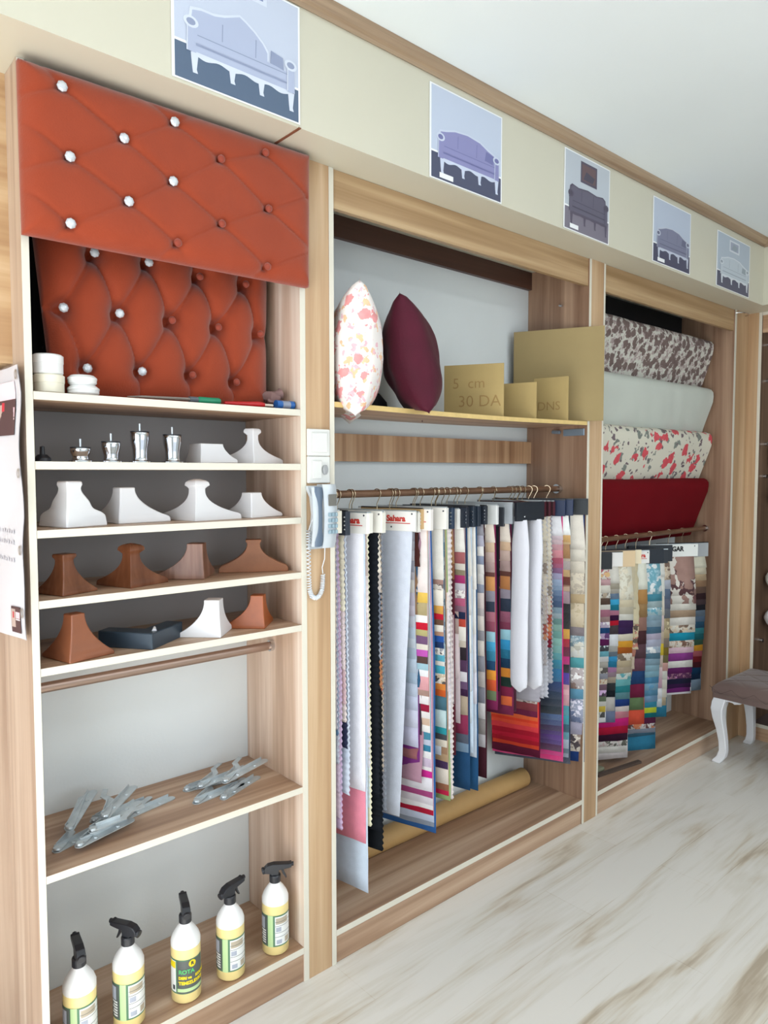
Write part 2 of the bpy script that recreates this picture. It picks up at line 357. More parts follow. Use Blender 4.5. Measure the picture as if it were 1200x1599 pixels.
boardD('header_edge', XD, XD+.006, -1.4315, -.0705, 2.36, ZF-.0005, CREAM, '')
boardD('back_panel', 4.60, 4.615, -1.4315, -.0705, .0946, ZF-.0005, plain('brown_board', '4A3C38', .7), '')
for i, (x, z) in enumerate(((4.26, 2.21), (4.26, 2.01), (4.26, 1.66), (4.26, 1.48), (4.27, .55))):
    obj('peg', MB().tube([(x, -.0705, z), (x, -.088, z)], .011, 12), CHROME, D, smooth=True, local=False)
WHITECLOTH = plain('white_bolt_cloth', 'D4D2C8', .8, bump=.5, bscale=40, var=.08, vscale=20)
def bolt_roll(x, z, y0, r, col, label):
    mb = MB(); prof = []
    pts = [(x, y0, z), (x, y0-.012, z), (x+.004, y0-.03, z), (x+.004, y0-.7, z)]
    mb.tube(pts, [r*.45, r*.8, r, r], 20)
    mb.v = [(a+.004*noise.noise((a*30, b*30, c*30)), b+.004*noise.noise((a*40, b*20, c*40+5)), c+.004*noise.noise((a*30, b*20+3, c*30))) for a, b, c in mb.v]
    o = obj('fabric_roll', mb, col, smooth=True, angle=60)
    o.location = (0, 0, 0); return tag(o, label, 'fabric roll', 'fabric rolls in the bay on the right-hand wall')
bolt_roll(4.31, .90, -.083, .052, WHITECLOTH, 'rolled white cloth with a tied end, upper of the two pale rolls above the ottoman')
bolt_roll(4.31, .68, -.083, .052, plain('pale_bolt', 'DAD6D6', .8, var=.06), 'rolled pale cloth with a tied end, lower of the two pale rolls above the ottoman')
bolt_roll(4.36, 1.60, -.095, .10, plain('offwhite_bolt', 'C9CBCB', .8, var=.06), 'thick off-white roll at the right picture edge, high in the corner bay')
bolt_roll(4.32, 1.38, -.10, .055, plain('navy_bolt', '26303E', .8, var=.06), 'dark navy roll at the right picture edge between pale rolls')
mb = MB().tube([(4.045+.06*cos(t), -.012-.035*sin(t), 2.354) for t in [pi*i/10 for i in range(11)]], .004, 8)
tag(obj('wire_hook', mb, CHROME, smooth=True), 'small shiny wire hook at the corner under the cream soffit', 'hook')

# ------------------------------------------------------------------ orange headboards
ORANGE = plain('orange_velvet', '943818', .72, spec=.25, sheen=.35, bump=.35, bscale=260, var=.07, vscale=9)
ORDARK = plain('orange_button', '8E341C', .7, sheen=.3)
CRYSTAL = plain('crystal', 'C4CAD0', .15, spec=1.0, coat=1)
def seg_d(px, pz, a, b):
    ax, az = a; bx, bz = b; dx, dz = bx-ax, bz-az
    t = max(0, min(1, ((px-ax)*dx+(pz-az)*dz)/(dx*dx+dz*dz+1e-12)))
    return sqrt((px-ax-t*dx)**2+(pz-az-t*dz)**2)
def headboard(name, label, poly, yb, thick, btn, crystals, links, depth, bdepth, sig, bsig, lean, nu, nv, rnd):
    """poly: TL, TR, BR, BL in (x,z); padded front towards -y"""
    x0, z0 = poly[3]; root = thing(name, label, 'headboard', (x0, yb, z0))
    TL, TR, BR, BL = [Vector(p) for p in poly]
    def P(u, v): return (BL*(1-u)+BR*u)*(1-v)+(TL*(1-u)+TR*u)*v
    mb = MB()
    def surf(u, v):
        p = P(u, v); eu = min(u, 1-u)*(TR-TL).length; ev = min(v, 1-v)*(TL-BL).length
        e = min(eu, ev); edge = 1-exp(-(e/rnd)**1.1) if e > 0 else 0
        if e < 1e-9: edge = 0
        h = thick*(.35+.65*edge)
        for a, b_ in links:
            d = seg_d(p.x, p.y, a, b_); h -= depth*exp(-(d/sig))*(.4+.6*edge)
        for q in btn:
            d = sqrt((p.x-q[0])**2+(p.y-q[1])**2); h -= bdepth*exp(-(d/bsig)**1.3)
        h += .0012*noise.noise((p.x*14, p.y*14, 1.3))
        y = -max(h, .004)+lean*(p.y-z0)
        return (p.x-x0, y, p.y-z0)
    mb.grid(nu, nv, surf); n0 = len(mb.v)
    def back(u, v): p = P(u, v); return (p.x-x0, lean*(p.y-z0), p.y-z0)
    mb.grid(1, 1, back)
    ring = [(i, 0) for i in range(nu)]+[(nu, j) for j in range(nv)]+[(i, nv) for i in range(nu, 0, -1)]+[(0, j) for j in range(nv, 0, -1)]
    idx = [j*(nu+1)+i for i, j in ring]; rb = [back(i/nu, j/nv) for i, j in ring]
    s = len(mb.v); mb.v += rb; m = len(idx)
    for k in range(m): mb.f.append((idx[k], idx[(k+1) % m], s+(k+1) % m, s+k)); mb.m.append(0)
    obj('upholstery', mb, ORANGE, root, smooth=True, angle=70)
    for k, q in enumerate(btn):
        cr = k in crystals; bm_ = MB()
        yy = -(thick-bdepth*.8)+lean*(q[1]-z0)-.002
        r0 = .0115 if cr else .0095
        bm_.lathe([(0, 0), (r0, .001), (r0, .004), (r0*.75, .008), (r0*.4, .010), (0, .0105)], n=8 if cr else 16, close=False)
        bm_.xf(Matrix.Translation((q[0]-x0, yy, q[1]-z0)) @ Matrix.Rotation(pi/2, 4, 'X'))
        obj('button', bm_, CRYSTAL if cr else ORDARK, root, smooth=not cr, label='faceted crystal button' if cr else None)
    return root
ub = [(.525, 2.32), (.538, 2.178), (.536, 2.037), (.657, 2.252), (.665, 2.115), (.779, 2.326), (.773, 2.188), (.782, 2.047), (.900, 2.275), (.900, 2.118), (1.028, 2.327), (1.036, 2.187), (1.031, 2.038)]
lk = [(0, 3), (1, 3), (1, 4), (2, 4), (3, 5), (3, 6), (4, 6), (4, 7), (5, 8), (6, 8), (6, 9), (7, 9), (8, 10), (8, 11), (9, 11), (9, 12)]
links = [(ub[a], ub[b_]) for a, b_ in lk]
links += [(ub[0], (.437, 2.28)), (ub[1], (.437, 2.235)), (ub[1], (.437, 2.13)), (ub[2], (.437, 2.10)), (ub[2], (.50, 1.995)), (ub[0], (.49, 2.36)), (ub[2], (.60, 1.99)),
          (ub[5], (.72, 2.36)), (ub[5], (.83, 2.36)), (ub[10], (1.163, 2.25)), (ub[11], (1.163, 2.25)), (ub[11], (1.163, 2.12)), (ub[12], (1.163, 2.10)), (ub[7], (.84, 1.99)), (ub[7], (.73, 1.99)), (ub[12], (1.08, 1.99)), (ub[12], (.98, 1.99))]
headboard('headboard', 'flat orange velvet headboard panel with diamond seams, hung across the top of the shelf unit', [(.446, 2.360), (1.184, 2.372), (1.180, 2.014), (.447, 2.004)],
          -.012, .046, ub, {0, 1, 2, 3, 4, 5, 6}, links, .007, .010, .0055, .016, 0, 150, 76, .016)
lb = [(.641, 2.031), (.777, 2.034), (.917, 2.023), (1.057, 2.027), (.563, 1.887), (.696, 1.893), (.833, 1.895), (.966, 1.895), (1.098, 1.893), (.612, 1.750), (.747, 1.755), (.884, 1.758), (1.015, 1.750)]
lk = [(0, 4), (0, 5), (1, 5), (1, 6), (2, 6), (2, 7), (3, 7), (3, 8), (4, 9), (5, 9), (5, 10), (6, 10), (6, 11), (7, 11), (7, 12), (8, 12)]
links = [(lb[a], lb[b_]) for a, b_ in lk]+[(lb[4], (.53, 1.888)), (lb[8], (1.16, 1.893)), (lb[9], (.60, 1.68)), (lb[10], (.75, 1.68)), (lb[11], (.885, 1.68)), (lb[12], (1.02, 1.68))]
links += [(lb[0], (.60, 2.14)), (lb[0], (.69, 2.14)), (lb[1], (.73, 2.14)), (lb[2], (.87, 2.14)), (lb[3], (1.01, 2.14)), (lb[3], (1.10, 2.14))]
headboard('headboard', 'deep-buttoned orange velvet headboard standing on the top shelf behind the flat one', [(.508, 2.16), (1.15, 2.16), (1.125, 1.6795), (.545, 1.6795)],
          .135, .072, lb, {0, 1, 4, 5, 9, 10}, links, .022, .026, .013, .024, .06, 150, 100, .035)

# ------------------------------------------------------------------ posters on the fascia
PT = {}
def tone(h): return plain('print_'+h, h, .45, spec=.4)
def sofa_poster(name, label, x0, x1, z0, z1, wall, floorc, sofa, dark, frame, curvy, pic=None, picc='8A90A8', tagc=False, tilt=0, base_v=.285):
    """paper sheet with a printed sofa picture; all polygons lie on the sheet"""
    W_, H_ = x1-x0, z1-z0; root_loc = ((x0+x1)/2, -.1345, z0)
    cols = ['F2F4F6', wall, floorc, sofa, dark, frame, picc]; mats = [tone(c) for c in cols]
    mb = MB().box(-W_/2, W_/2, -.0012, 0, 0, H_, 0)
    lay = [0]
    def poly(pts, m):
        lay[0] += 1; y = -.0012-.00008*lay[0]
        vs = [((u-.5)*W_, y, v*H_) for u, v in pts]; mb.add(vs, [tuple(range(len(vs)))], m)
    poly([(.02, base_v), (.985, base_v), (.985, .985), (.02, .985)], 1)
    poly([(.02, .012), (.985, .012), (.985, base_v), (.02, base_v)], 2)
    poly([(.02, base_v), (.985, base_v), (.985, base_v+.02), (.02, base_v+.02)], 0)
    if pic:
        a, b_, c, d = pic; poly([(a, c), (b_, c), (b_, d), (a, d)], 5); poly([(a+.03, c+.03), (b_-.03, c+.03), (b_-.03, d-.03), (a+.03, d-.03)], 6)
        poly([(a+.06, c+.05), (b_-.1, c+.04), (b_-.05, c+.12), (a+.12, c+.16)], 4)
    # legs
    for lx in (.16, .44, .67, .92):
        t = .028; yb = .085+.03*(lx in (.44, .67))
        poly([(lx-t, .24), (lx+t, .24), (lx+t*.5, yb+.03), (lx+t*.8, yb), (lx-t*.5, yb), (lx-t*.7, yb+.05)], 5)
    # carved apron
    poly([(.14, .27), (.93, .27)]+[(.93-.79*i/40, .215+.012*cos(i*pi/5)*(1 if curvy else .3)) for i in range(41)], 5)
    poly([(.15, .36), (.93, .36), (.94, .25), (.14, .25)], 3)
    # back
    if curvy == 2:
        top = [(.12, .50), (.13, .58), (.20, .60), (.30, .605), (.38, .63), (.45, .665), (.50, .69), (.55, .665), (.62, .62), (.69, .56), (.73, .50), (.73, .43), (.70, .38)]
    elif curvy == 1:
        top = [(.10, .42), (.12, .54), (.20, .56), (.32, .60), (.5, .62), (.68, .60), (.80, .55), (.90, .52), (.92, .42), (.9, .38)]
    else:
        top = [(.10, .42), (.12, .56), (.16, .59), (.30, .57), (.5, .59), (.70, .57), (.84, .59), (.90, .56), (.92, .42), (.9, .38)]
    poly([(.14, .34)]+top, 5); ins = [(.5+(u-.5)*.955, v-.018) for u, v in top]
    poly([(.16, .34)]+ins, 3)
    for u in (.36, .62): poly([(u, .40), (u+.007, .40), (u+.012, .55), (u+.004, .55)], 4)
    if curvy == 2: poly([(.74, .38), (.86, .37), (.85, .50), (.75, .52)], 4)
    if curvy == 1: poly([(.74, .40), (.86, .38), (.87, .50), (.76, .52)], 4)
    # seat cushion with soft top, darker gap under it
    poly([(.15, .315), (.93, .315), (.93, .30), (.15, .30)], 4)
    poly([(.16, .32)]+[(.16+.76*i/12, .395+.018*sin(i*pi/6)**2) for i in range(13)]+[(.92, .32)], 3)
    poly([(.18, .385), (.90, .385), (.90, .377), (.18, .377)], 4)
    # rolled arms
    for cx, s in ((.135, 1), (.915, 1)):
        poly([(cx-.035, .24), (cx+.035, .24), (cx+.03, .46), (cx-.03, .46)], 3)
        poly([(cx+.055*cos(t), .465+.045*sin(t)) for t in [2*pi*k/14 for k in range(14)]], 5)
        poly([(cx+.033*cos(t), .465+.027*sin(t)) for t in [2*pi*k/12 for k in range(12)]], 4)
        poly([(cx-.034, .24), (cx-.026, .24), (cx-.022, .44), (cx-.03, .44)], 5)
    if tagc: poly([(.12, .03), (.30, .03), (.30, .085), (.12, .085)], 0)
    o = obj(name, mb, mats, fix=False); o.location = root_loc; o.rotation_euler = (0, radians(tilt), 0)
    return tag(o, label, 'poster', 'printed sofa pictures on the cream fascia')
sofa_poster('sofa_print', 'largest and nearest sofa print, pale blue sofa with carved peaked back over a blue floor', .735, 1.080, 2.384, 2.672, 'C3CBDD', '56677F', 'AEB7D0', '8E98B4', 'D3DAE8', 2, (.40, .72, .86, .995), '8090B4')
sofa_poster('sofa_print', 'second sofa print from the left, lilac sofa with thin white legs', 1.545, 1.878, 2.380, 2.655, 'C2CCDF', '4C5068', '8C8CBA', '7375A6', 'CBD3E6', 1, None, tagc=True)
sofa_poster('sofa_print', 'third sofa print from the left, dark sofa under a framed picture', 2.225, 2.524, 2.381, 2.664, 'BEC5CE', '7A7482', '625E70', '4C4858', '564F60', 0, (.34, .70, .66, .93), '6A5458', tagc=True, tilt=.6)
sofa_poster('sofa_print', 'fourth sofa print from the left, grey sofa with white frame above a dark floor', 2.860, 3.195, 2.386, 2.653, 'BCC6D8', '4A4A62', '7F819A', '686A84', 'C2C8D8', 1, None, tagc=True)
sofa_poster('sofa_print', 'last sofa print by the corner, white sofa and a small framed picture', 3.460, 3.835, 2.386, 2.644, 'B4C0CE', '54546A', 'C2CCD6', '9AA6B2', 'D8DEE6', 1, (.36, .66, .72, .93), 'A4ACC0', tilt=.5)

# ------------------------------------------------------------------ white banner on the side of the shelf unit
BANX = .441
mats = [plain('vinyl_banner', 'D2D2D8', .4), tone('4A2E34'), tone('E8C4CC'), tone('B8A49C'), tone('C8283C'), tone('F4E0E4'), plain('grommet', 'B8BAB8', .3, metal=.8), tone('F0D8E0'), tone('C4C4CC')]
mb = MB(); ZB0, ZB1 = 1.135, 1.732
def ban(u, v):  # u from the front edge (0) into the recess (1)
    z = ZB0+(ZB1-ZB0)*v
    edge = -.020+.012*sin(v*9.5+1.2)**2+.008*(abs(v-.5))
    bulge = .006*sin(v*7)+.010*sin(u*4+v*3)*u
    return Vector((BANX-.004-abs(bulge)*.8-.02*u*u, edge+u*.235, z-(.012*u if v < .2 else 0)))
mb.grid(12, 40, lambda u, v: ban(u, v)); mb.grid(12, 40, lambda u, v: ban(u, v)+Vector((.0012, 0, 0)))
def onban(pts, m, k):
    vs = [ban(u, v)-Vector((.0012+.0004*k, 0, 0)) for u, v in pts]; mb.add(vs, [tuple(range(len(vs)))], m)
def bquad(u0, u1, v0, v1, m, k, n=8):
    for i in range(n):
        a, b_ = v0+(v1-v0)*i/n, v0+(v1-v0)*(i+1)/n
        onban([(u0, a), (u1, a), (u1, b_), (u0, b_)], m, k)
bquad(.14, .9, .88, .945, 7, 1); bquad(.13, .8, .75, .88, 1, 2); bquad(.15, .34, .815, .85, 2, 3); bquad(.15, .34, .805, .812, 5, 3); bquad(.16, .30, .785, .798, 5, 3)
bquad(.38, .52, .79, .865, 3, 3); bquad(.40, .46, .84, .872, 4, 4)
bquad(.10, .34, .02, .12, 1, 2); bquad(.11, .22, .075, .10, 2, 3); bquad(.11, .22, .068, .073, 5, 3); bquad(.23, .33, .04, .11, 3, 3); bquad(.26, .29, .075, .10, 4, 4)
for v in (.395, .355, .29):
    for k in range(7): bquad(.22+.07*k, .27+.07*k, v-.009, v+.006-.004*(k % 2), 8, 1, 1)
for v in (.965, .61, .33, .10):
    c = ban(.045, v)-Vector((.002, 0, 0))
    mb.add([c+Vector((-.001, r_*cos(t), r_*sin(t))) for t in [2*pi*k/12 for k in range(12)] for r_ in (.006, .011)], [(2*k, 2*k+1, (2*k+3) % 24, (2*k+2) % 24) for k in range(12)], 6)
tag(obj('banner', mb, mats, fix=False, smooth=True), 'white vinyl banner with metal eyelets hanging on the left side of the shelf unit', 'banner')

# ------------------------------------------------------------------ switches and wall phone on the strip between the bays
sw = thing('light_switch', 'square white light switch with blank rocker above the round dial', 'light switch', (1.2275, .0012, 1.587))
obj('switch_plate', MB().box(-.039, .039, -.010, 0, -.0385, .0385), WHITEPL, sw, bevel=.003)
obj('rocker', MB().box(-.027, .027, -.014, -.0101, -.028, .028), WHITEPL, sw, bevel=.0015)
sw = thing('dimmer_switch', 'square white switch with a dial slot just above the telephone', 'light switch', (1.2275, .0012, 1.509))
obj('switch_plate', MB().box(-.039, .039, -.010, 0, -.0385, .0385), WHITEPL, sw, bevel=.003)
obj('rocker', MB().box(-.027, .006, -.014, -.0101, -.026, .026), WHITEPL, sw, bevel=.0015)
mb = MB().lathe([(0, 0), (.014, 0), (.014, .008), (.011, .010), (0, .010)], n=20, close=False); mb.xf(Matrix.Translation((.017, -.0101, 0)) @ Matrix.Rotation(pi/2, 4, 'X') @ Matrix.Scale(.62, 4, (1, 0, 0)))
obj('dial', mb, plain('dial_grey', '9A9C9E', .4), sw, smooth=True)
SILV = plain('phone_silver', 'C3CAD0', .32, metal=.15, spec=.6); SLAT = plain('phone_slate', '5C6C80', .4)
ph = thing('wall_telephone', 'silver grey wall telephone with keypad and coiled cord beside the shelf unit', 'telephone', (1.222, .0012, 1.281), radians(2))
obj('back_plate', MB().prism([(-.034, .0), (.036, .0), (.036, .182), (-.040, .182), (-.034, .165), (-.026, .15), (-.020, .10), (-.026, .04)], -.012, 0, 'y'), SILV, ph, bevel=.002)
mb = MB()
def phb(u, v):
    y = -.036-.010*sin(v*pi)**.6-.006*sin(u*pi)
    return ((-.006+u*(.045+.004*v)), y, .004+.182*v)
mb.grid(8, 12, phb); mb.grid(8, 12, lambda u, v: ((-.006+u*(.045+.004*v)), -.0125, .004+.182*v))
for a in (0, 1):
    mb.grid(1, 12, lambda u, v: (phb(a, v)[0], phb(a, v)[1]*u-.0125*(1-u), phb(a, v)[2]))
    mb.grid(8, 1, lambda u, v: (phb(u, a)[0], phb(u, a)[1]*v-.0125*(1-v), phb(u, a)[2]))
body = obj('phone_body', mb, SILV, ph, smooth=True, angle=50)
obj('display', MB().box(.006, .033, -.0545, -.050, .125, .158), plain('lcd_dark', '6E6C66', .25), ph, bevel=.001)
for i in range(4):
    for j in range(3):
        obj('key', MB().box(.004+j*.0115, .013+j*.0115, -.0560, -.0500, .045+i*.0165, .056+i*.0165), plain('key_blue', '8FA6B2', .4), ph, bevel=.0015)
hs = MB(); pts = [(-.020-.006*sin(pi*t), -.032-.016*sin(pi*t)+.0, .012+.165*t) for t in [i/12 for i in range(13)]]
hs.tube(pts, [.013, .014, .012, .0095, .0085, .0085, .0085, .0085, .0085, .0095, .012, .014, .013], 12, sq=(.75, 1.2))
obj('handset', hs, SLAT, ph, smooth=True)
hs = MB().tube([(x-.010, y, z) for x, y, z in pts], [.010]*13, 10, sq=(.5, 1.3))
obj('handset_cover', hs, SILV, ph, smooth=True)
path = [(1.187, 1.335), (1.186, 1.30), (1.186, 1.25), (1.187, 1.20), (1.189, 1.165), (1.196, 1.146), (1.210, 1.138), (1.224, 1.143), (1.234, 1.158), (1.237, 1.180), (1.238, 1.205)]
def pathpt(t):
    k = min(int(t*(len(path)-1)), len(path)-2); f = t*(len(path)-1)-k
    return Vector((path[k][0]*(1-f)+path[k+1][0]*f, 0, path[k][1]*(1-f)+path[k+1][1]*f))
coil = []
turns = 46; n = turns*10
for i in range(n+1):
    t = i/n; p = pathpt(t); q = (pathpt(min(1, t+.01))-pathpt(max(0, t-.01))).normalized(); side = Vector((q.z, 0, -q.x))
    a = 2*pi*turns*t; c = p+side*(.0058*cos(a)); coil.append((c.x-1.222, -.009+.0058*sin(a)-.0012, c.z-1.281))
st = [(.016, -.02, .003), (.018, -.016, -.03), (.012, -.012, -.055), (.016, -.010, -.074)]
cord = MB().tube(coil, .0014, 5).tube(st, .0014, 6).tube([(-.035, -.010, .054), (-.030, -.014, .075), (-.026, -.02, .09), (-.024, -.028, .10)], .0014, 6)
obj('coiled_cord', cord, plain('cord_white', 'DDE2E8', .4), ph, smooth=True)

# ------------------------------------------------------------------ furniture feet
def corner_foot(name, label, x, y, z, rz, prof, mat, soft=.003, group=None, nseg=26, seg=2, asym=1.0):
    """L-shaped corner foot. prof: list of (z, flare, wing length, post width); asym shortens the second wing"""
    mb = MB(); Hh = prof[-1][0]; lv = []
    for i in range(nseg+1):
        zz = Hh*i/nseg
        for a, b_ in zip(prof, prof[1:]):
            if a[0] <= zz <= b_[0]+1e-9:
                f = (zz-a[0])/(b_[0]-a[0]+1e-12)
                lv.append((zz,)+tuple(a[k]*(1-f)+b_[k]*f for k in (1, 2, 3))); break
    ring = []
    for zz, o, l, c in lv:
        l = max(l, c+.0005); l2 = max(c+.0005, c+(l-c)*asym)
        ring.append([(-o, -o), (l, -o), (l, c*.92-o*.3), (c-o*.3+.0002, c-o*.3+.0002), (c*.92-o*.3, l2), (-o, l2)])
    vs = [(a, b_, lv[i][0]) for i, rg in enumerate(ring) for a, b_ in rg]; n = 6; fs = []
    for i in range(len(ring)-1):
        for k in range(n): fs.append((i*n+k, i*n+(k+1) % n, (i+1)*n+(k+1) % n, (i+1)*n+k))
    fs += [tuple(range(n))[::-1], tuple(range((len(ring)-1)*n, len(ring)*n))]
    mb.add(vs, fs)
    o = obj(name, mb, mat, smooth=True, angle=40, bevel=soft, seg=seg); o.location = (x, y, z+.0003); o.rotation_euler = (0, 0, radians(rz))
    return tag(o, label, 'furniture foot', group)
def sweep(Hh, L_, c, h0=.014, p=2.4, fl=.008, cb=.048, top=()):
    """wing tip of height h0, then a concave sweep up to the post; optional collar list above"""
    out = [(0, fl, L_, cb), (h0*.75, fl, L_*.99, cb), (h0, fl*.9, L_*.95, cb)]
    zt = Hh-(top[-1][0] if top else 0)
    for i in range(1, 13):
        u = i/12; g = (1-u)**p; out.append((h0+(zt-h0)*u, fl*g, c+(L_*.93-c)*g, c+(cb-c)*g))
    for dz, o, l, cc in top: out.append((zt+dz, o, l, cc))
    return out
BALL = ((.004, .002, .034, .034), (.008, .005, .041, .041), (.016, .004, .040, .040), (.021, -.001, .033, .033), (.025, -.009, .020, .020))
RING = ((.003, .002, .036, .036), (.007, .002, .037, .037), (.012, .001, .035, .035))
WF = plain('white_lacquer', 'E6E6E8', .35, spec=.5)
BR1 = wood('brown_foot', 'z', ['#5A3420', '#6A3E26', '#774830', '#855438'], 20, 3, rough=.22)
BR2 = wood('walnut_foot', 'z', ['#6A4634', '#7C5644', '#8C6654', '#9A7564'], 30, 3, rough=.35)
BR3 = plain('oak_foot', '8C5A3C', .4, var=.12, vscale=30)
COP = plain('copper_brown_foot', '8A5236', .3, var=.12, vscale=20, spec=.6)
ORF = plain('orange_wood_foot', 'A05428', .35, var=.12, vscale=30)
SLF = plain('slate_foot', '2E3C48', .35, var=.1, vscale=30)
g3, g4, g5, g2 = ('white plastic feet on the third shelf', 'brown furniture feet on the fourth shelf', 'furniture feet on the fifth shelf', 'furniture feet on the second shelf')
z3, z4, z5, z2 = SH['s3'], SH['s4'], SH['s5'], SH['s2']
corner_foot('furniture_foot', 'white corner foot with notched shoulder, farthest left on the third shelf', .541, .028, z3, 17,
  [(0, .010, .100, .05), (.026, .008, .096, .048), (.034, .006, .086, .046), (.040, .004, .070, .044), (.046, .002, .064, .043), (.060, .001, .058, .041), (.080, -.002, .042, .038), (.092, -.001, .036, .037), (.099, .001, .040, .040), (.107, 0, .039, .039)], WF, group=g3)
corner_foot('furniture_foot', 'white flat-topped corner foot with long wings, second from left on the third shelf', .681, .075, z3, 6, sweep(.090, .135, .040, .016, 2.2), WF, group=g3)
corner_foot('furniture_foot', 'white corner foot with rounded ball top, third from the left on the third shelf', .868, .045, z3, 10, sweep(.110, .145, .030, .016, 2.6, .009, top=BALL), WF, .003, group=g3)
corner_foot('furniture_foot', 'white low corner foot with flat top, farthest right on the third shelf', 1.043, .060, z3, 12, sweep(.071, .118, .040, .012, 2.0, .006), WF, group=g3)
corner_foot('furniture_foot', 'rounded glossy brown foot with ringed neck, farthest left on the fourth shelf', .532, .040, z4, 22, sweep(.095, .085, .029, .010, 2.0, .014, top=RING), BR1, .009, group=g4, seg=4)
corner_foot('furniture_foot', 'glossy brown foot with round knob top and long wings, second on the fourth shelf', .694, .050, z4, 20, sweep(.108, .112, .029, .014, 2.3, .012, top=BALL), BR1, .006, group=g4, seg=4)
corner_foot('furniture_foot', 'matt walnut foot with square flat top, third on the fourth shelf', .893, .060, z4, 50, sweep(.095, .130, .042, .014, 2.3, .004), BR2, .0015, group=g4)
bell = [(-.098, 0), (.098, 0), (.098, .012), (.090, .020)]+[(.018+.070*(1-i/10)**2.2, .020+.062*i/10) for i in range(11)]+[(.022, .088), (.022, .093), (-.022, .093), (-.022, .088)]+[(-.018-.070*(i/10)**2.2, .082-.062*i/10) for i in range(11)]+[(-.090, .020), (-.098, .012)]
o = obj('furniture_foot', MB().prism(bell, -.018, .018, 'y'), BR3, smooth=True, angle=30, bevel=.0015); o.location = (1.075, .105, z4+.0003); o.rotation_euler = (0, 0, radians(-30))
tag(o, 'flat-faced light brown foot with a bell outline, farthest right on the fourth shelf', 'furniture foot', g4)
corner_foot('furniture_foot', 'rounded copper-brown foot, farthest left on the fifth shelf', .541, .020, z5, 14, sweep(.108, .100, .034, .012, 2.0, .018), COP, .008, group=g5, seg=4)
sf = corner_foot('furniture_foot', 'low dark slate angled foot lying between copper and white feet', .724, .000, z5, 36,
  [(0, .0, .150, .05), (.018, .0, .150, .05), (.038, .0, .150, .05), (.0405, 0, .150, .05)], SLF, .002, group=g5)
obj('chip', MB().tube([(.03, .012, .0408), (.045, .02, .046)], [.006, .003], 8), WF, sf, label='small white chip')
corner_foot('furniture_foot', 'white square-topped foot on the fifth shelf', .913, .012, z5, 46, sweep(.099, .108, .040, .014, 2.2, .005), WF, .0015, group=g5)
corner_foot('furniture_foot', 'orange-brown square-topped foot at the right end of the fifth shelf', 1.058, .028, z5, 46, sweep(.093, .112, .036, .012, 2.2, .005), ORF, .0015, group=g5)
corner_foot('furniture_foot', 'white foot with broad flat top on the second shelf, beside the chrome legs', .893, .060, z2, 2, sweep(.052, .110, .066, .012, 1.8, .003, .068), WF, group=g2, asym=.3)
corner_foot('furniture_foot', 'tallest white foot with slim neck, at the right end of the second shelf', 1.048, .055, z2, 20, sweep(.098, .125, .022, .014, 2.8, .010, top=((.004, 0, .028, .028), (.008, .002, .034, .034), (.016, .001, .033, .033), (.019, -.002, .029, .029))), WF, .003, group=g2, seg=3)
def chrome_leg(x, h, r, label):
    t = thing('chrome_leg', label, 'furniture foot', (x, .06, z2+.0003), 0, 'chrome sofa legs on the second shelf')
    obj('leg_body', MB().lathe([(r*1.22, 0), (r*1.2, .003), (r*.85, .006), (r*.78, .012), (r*.82, h*.45), (r*1.0, h*.72), (r*1.05, h-.004), (r*1.0, h-.001), (0, h)], close=False).lathe([(0, 0), (r*1.22, 0)], close=False), CHROME, t, smooth=True)
    obj('top_disc', MB().lathe([(r*1.03, h-.0005), (r*1.03, h+.002), (0, h+.002)], close=False), BLACKPL, t, smooth=True)
    obj('threaded_bolt', MB().lathe([(.0026, h+.002), (.0026, h+.021), (0, h+.0215)], n=10, close=False), STEEL, t, smooth=True)
chrome_leg(.583, .033, .0225, 'shortest chrome sofa leg with a bolt, beside the small black glide')
chrome_leg(.655, .048, .0215, 'second chrome sofa leg from the left, medium short')
chrome_leg(.727, .075, .0220, 'tallest chrome sofa leg, third from the left')
chrome_leg(.812, .070, .0225, 'chrome sofa leg beside the white broad-topped foot')
gl = thing('black_glide', 'small black plastic glide with upright pin at the left end of the second shelf', 'furniture foot', (.500, .065, z2+.0003))
obj('glide_base', MB().lathe([(0, 0), (.019, 0), (.018, .008), (.010, .016), (0, .016)], close=False), BLACKPL, gl, smooth=True)
obj('pin', MB().lathe([(.006, .016), (.005, .034), (0, .036)], n=12, close=False), BLACKPL, gl, smooth=True)

# ------------------------------------------------------------------ things on the top shelf
z1 = SH['s1']+.0003
def pot(x, y, z, r, h, col, label, grp, rnd=.003):
    o = obj('round_box', MB().lathe([(0, 0), (r-rnd, 0), (r, rnd), (r, h*.55), (r*1.03, h*.56), (r*1.03, h-rnd), (r-rnd, h), (0, h)], close=False, n=32), col, smooth=True)
    o.location = (x, y, z); return tag(o, label, 'round container', grp)
CRM = plain('cream_plastic', 'E6E0CC', .4); WHP = plain('white_lid', 'EAEBEA', .35)
pot(.512, .045, z1, .0325, .043, CRM, 'lower of two stacked round cream containers at the left end of the top shelf', 'stacked round containers')
pot(.511, .045, z1+.0433, .0320, .044, WHP, 'upper of two stacked round white containers at the left end of the top shelf', 'stacked round containers')
pot(.588, .045, z1, .0345, .0235, WHP, 'lower of two flat round white tins on the top shelf', 'stacked flat white tins', .006)
pot(.586, .045, z1+.0238, .0315, .0235, WHP, 'upper of two flat round white tins on the top shelf', 'stacked flat white tins', .006)
kn = thing('scraper_knife', 'grey-bladed tool with a green handle lying on the top shelf', 'hand tool', (.70, .028, z1+.009))
obj('blade', MB().tube([(-.015, 0, -.004), (.02, 0, -.002), (.145, 0, 0)], [.0015, .0045, .0065], 8, sq=(1, .7)), plain('blade_grey', '9A938C', .4, metal=.5), kn, smooth=True)
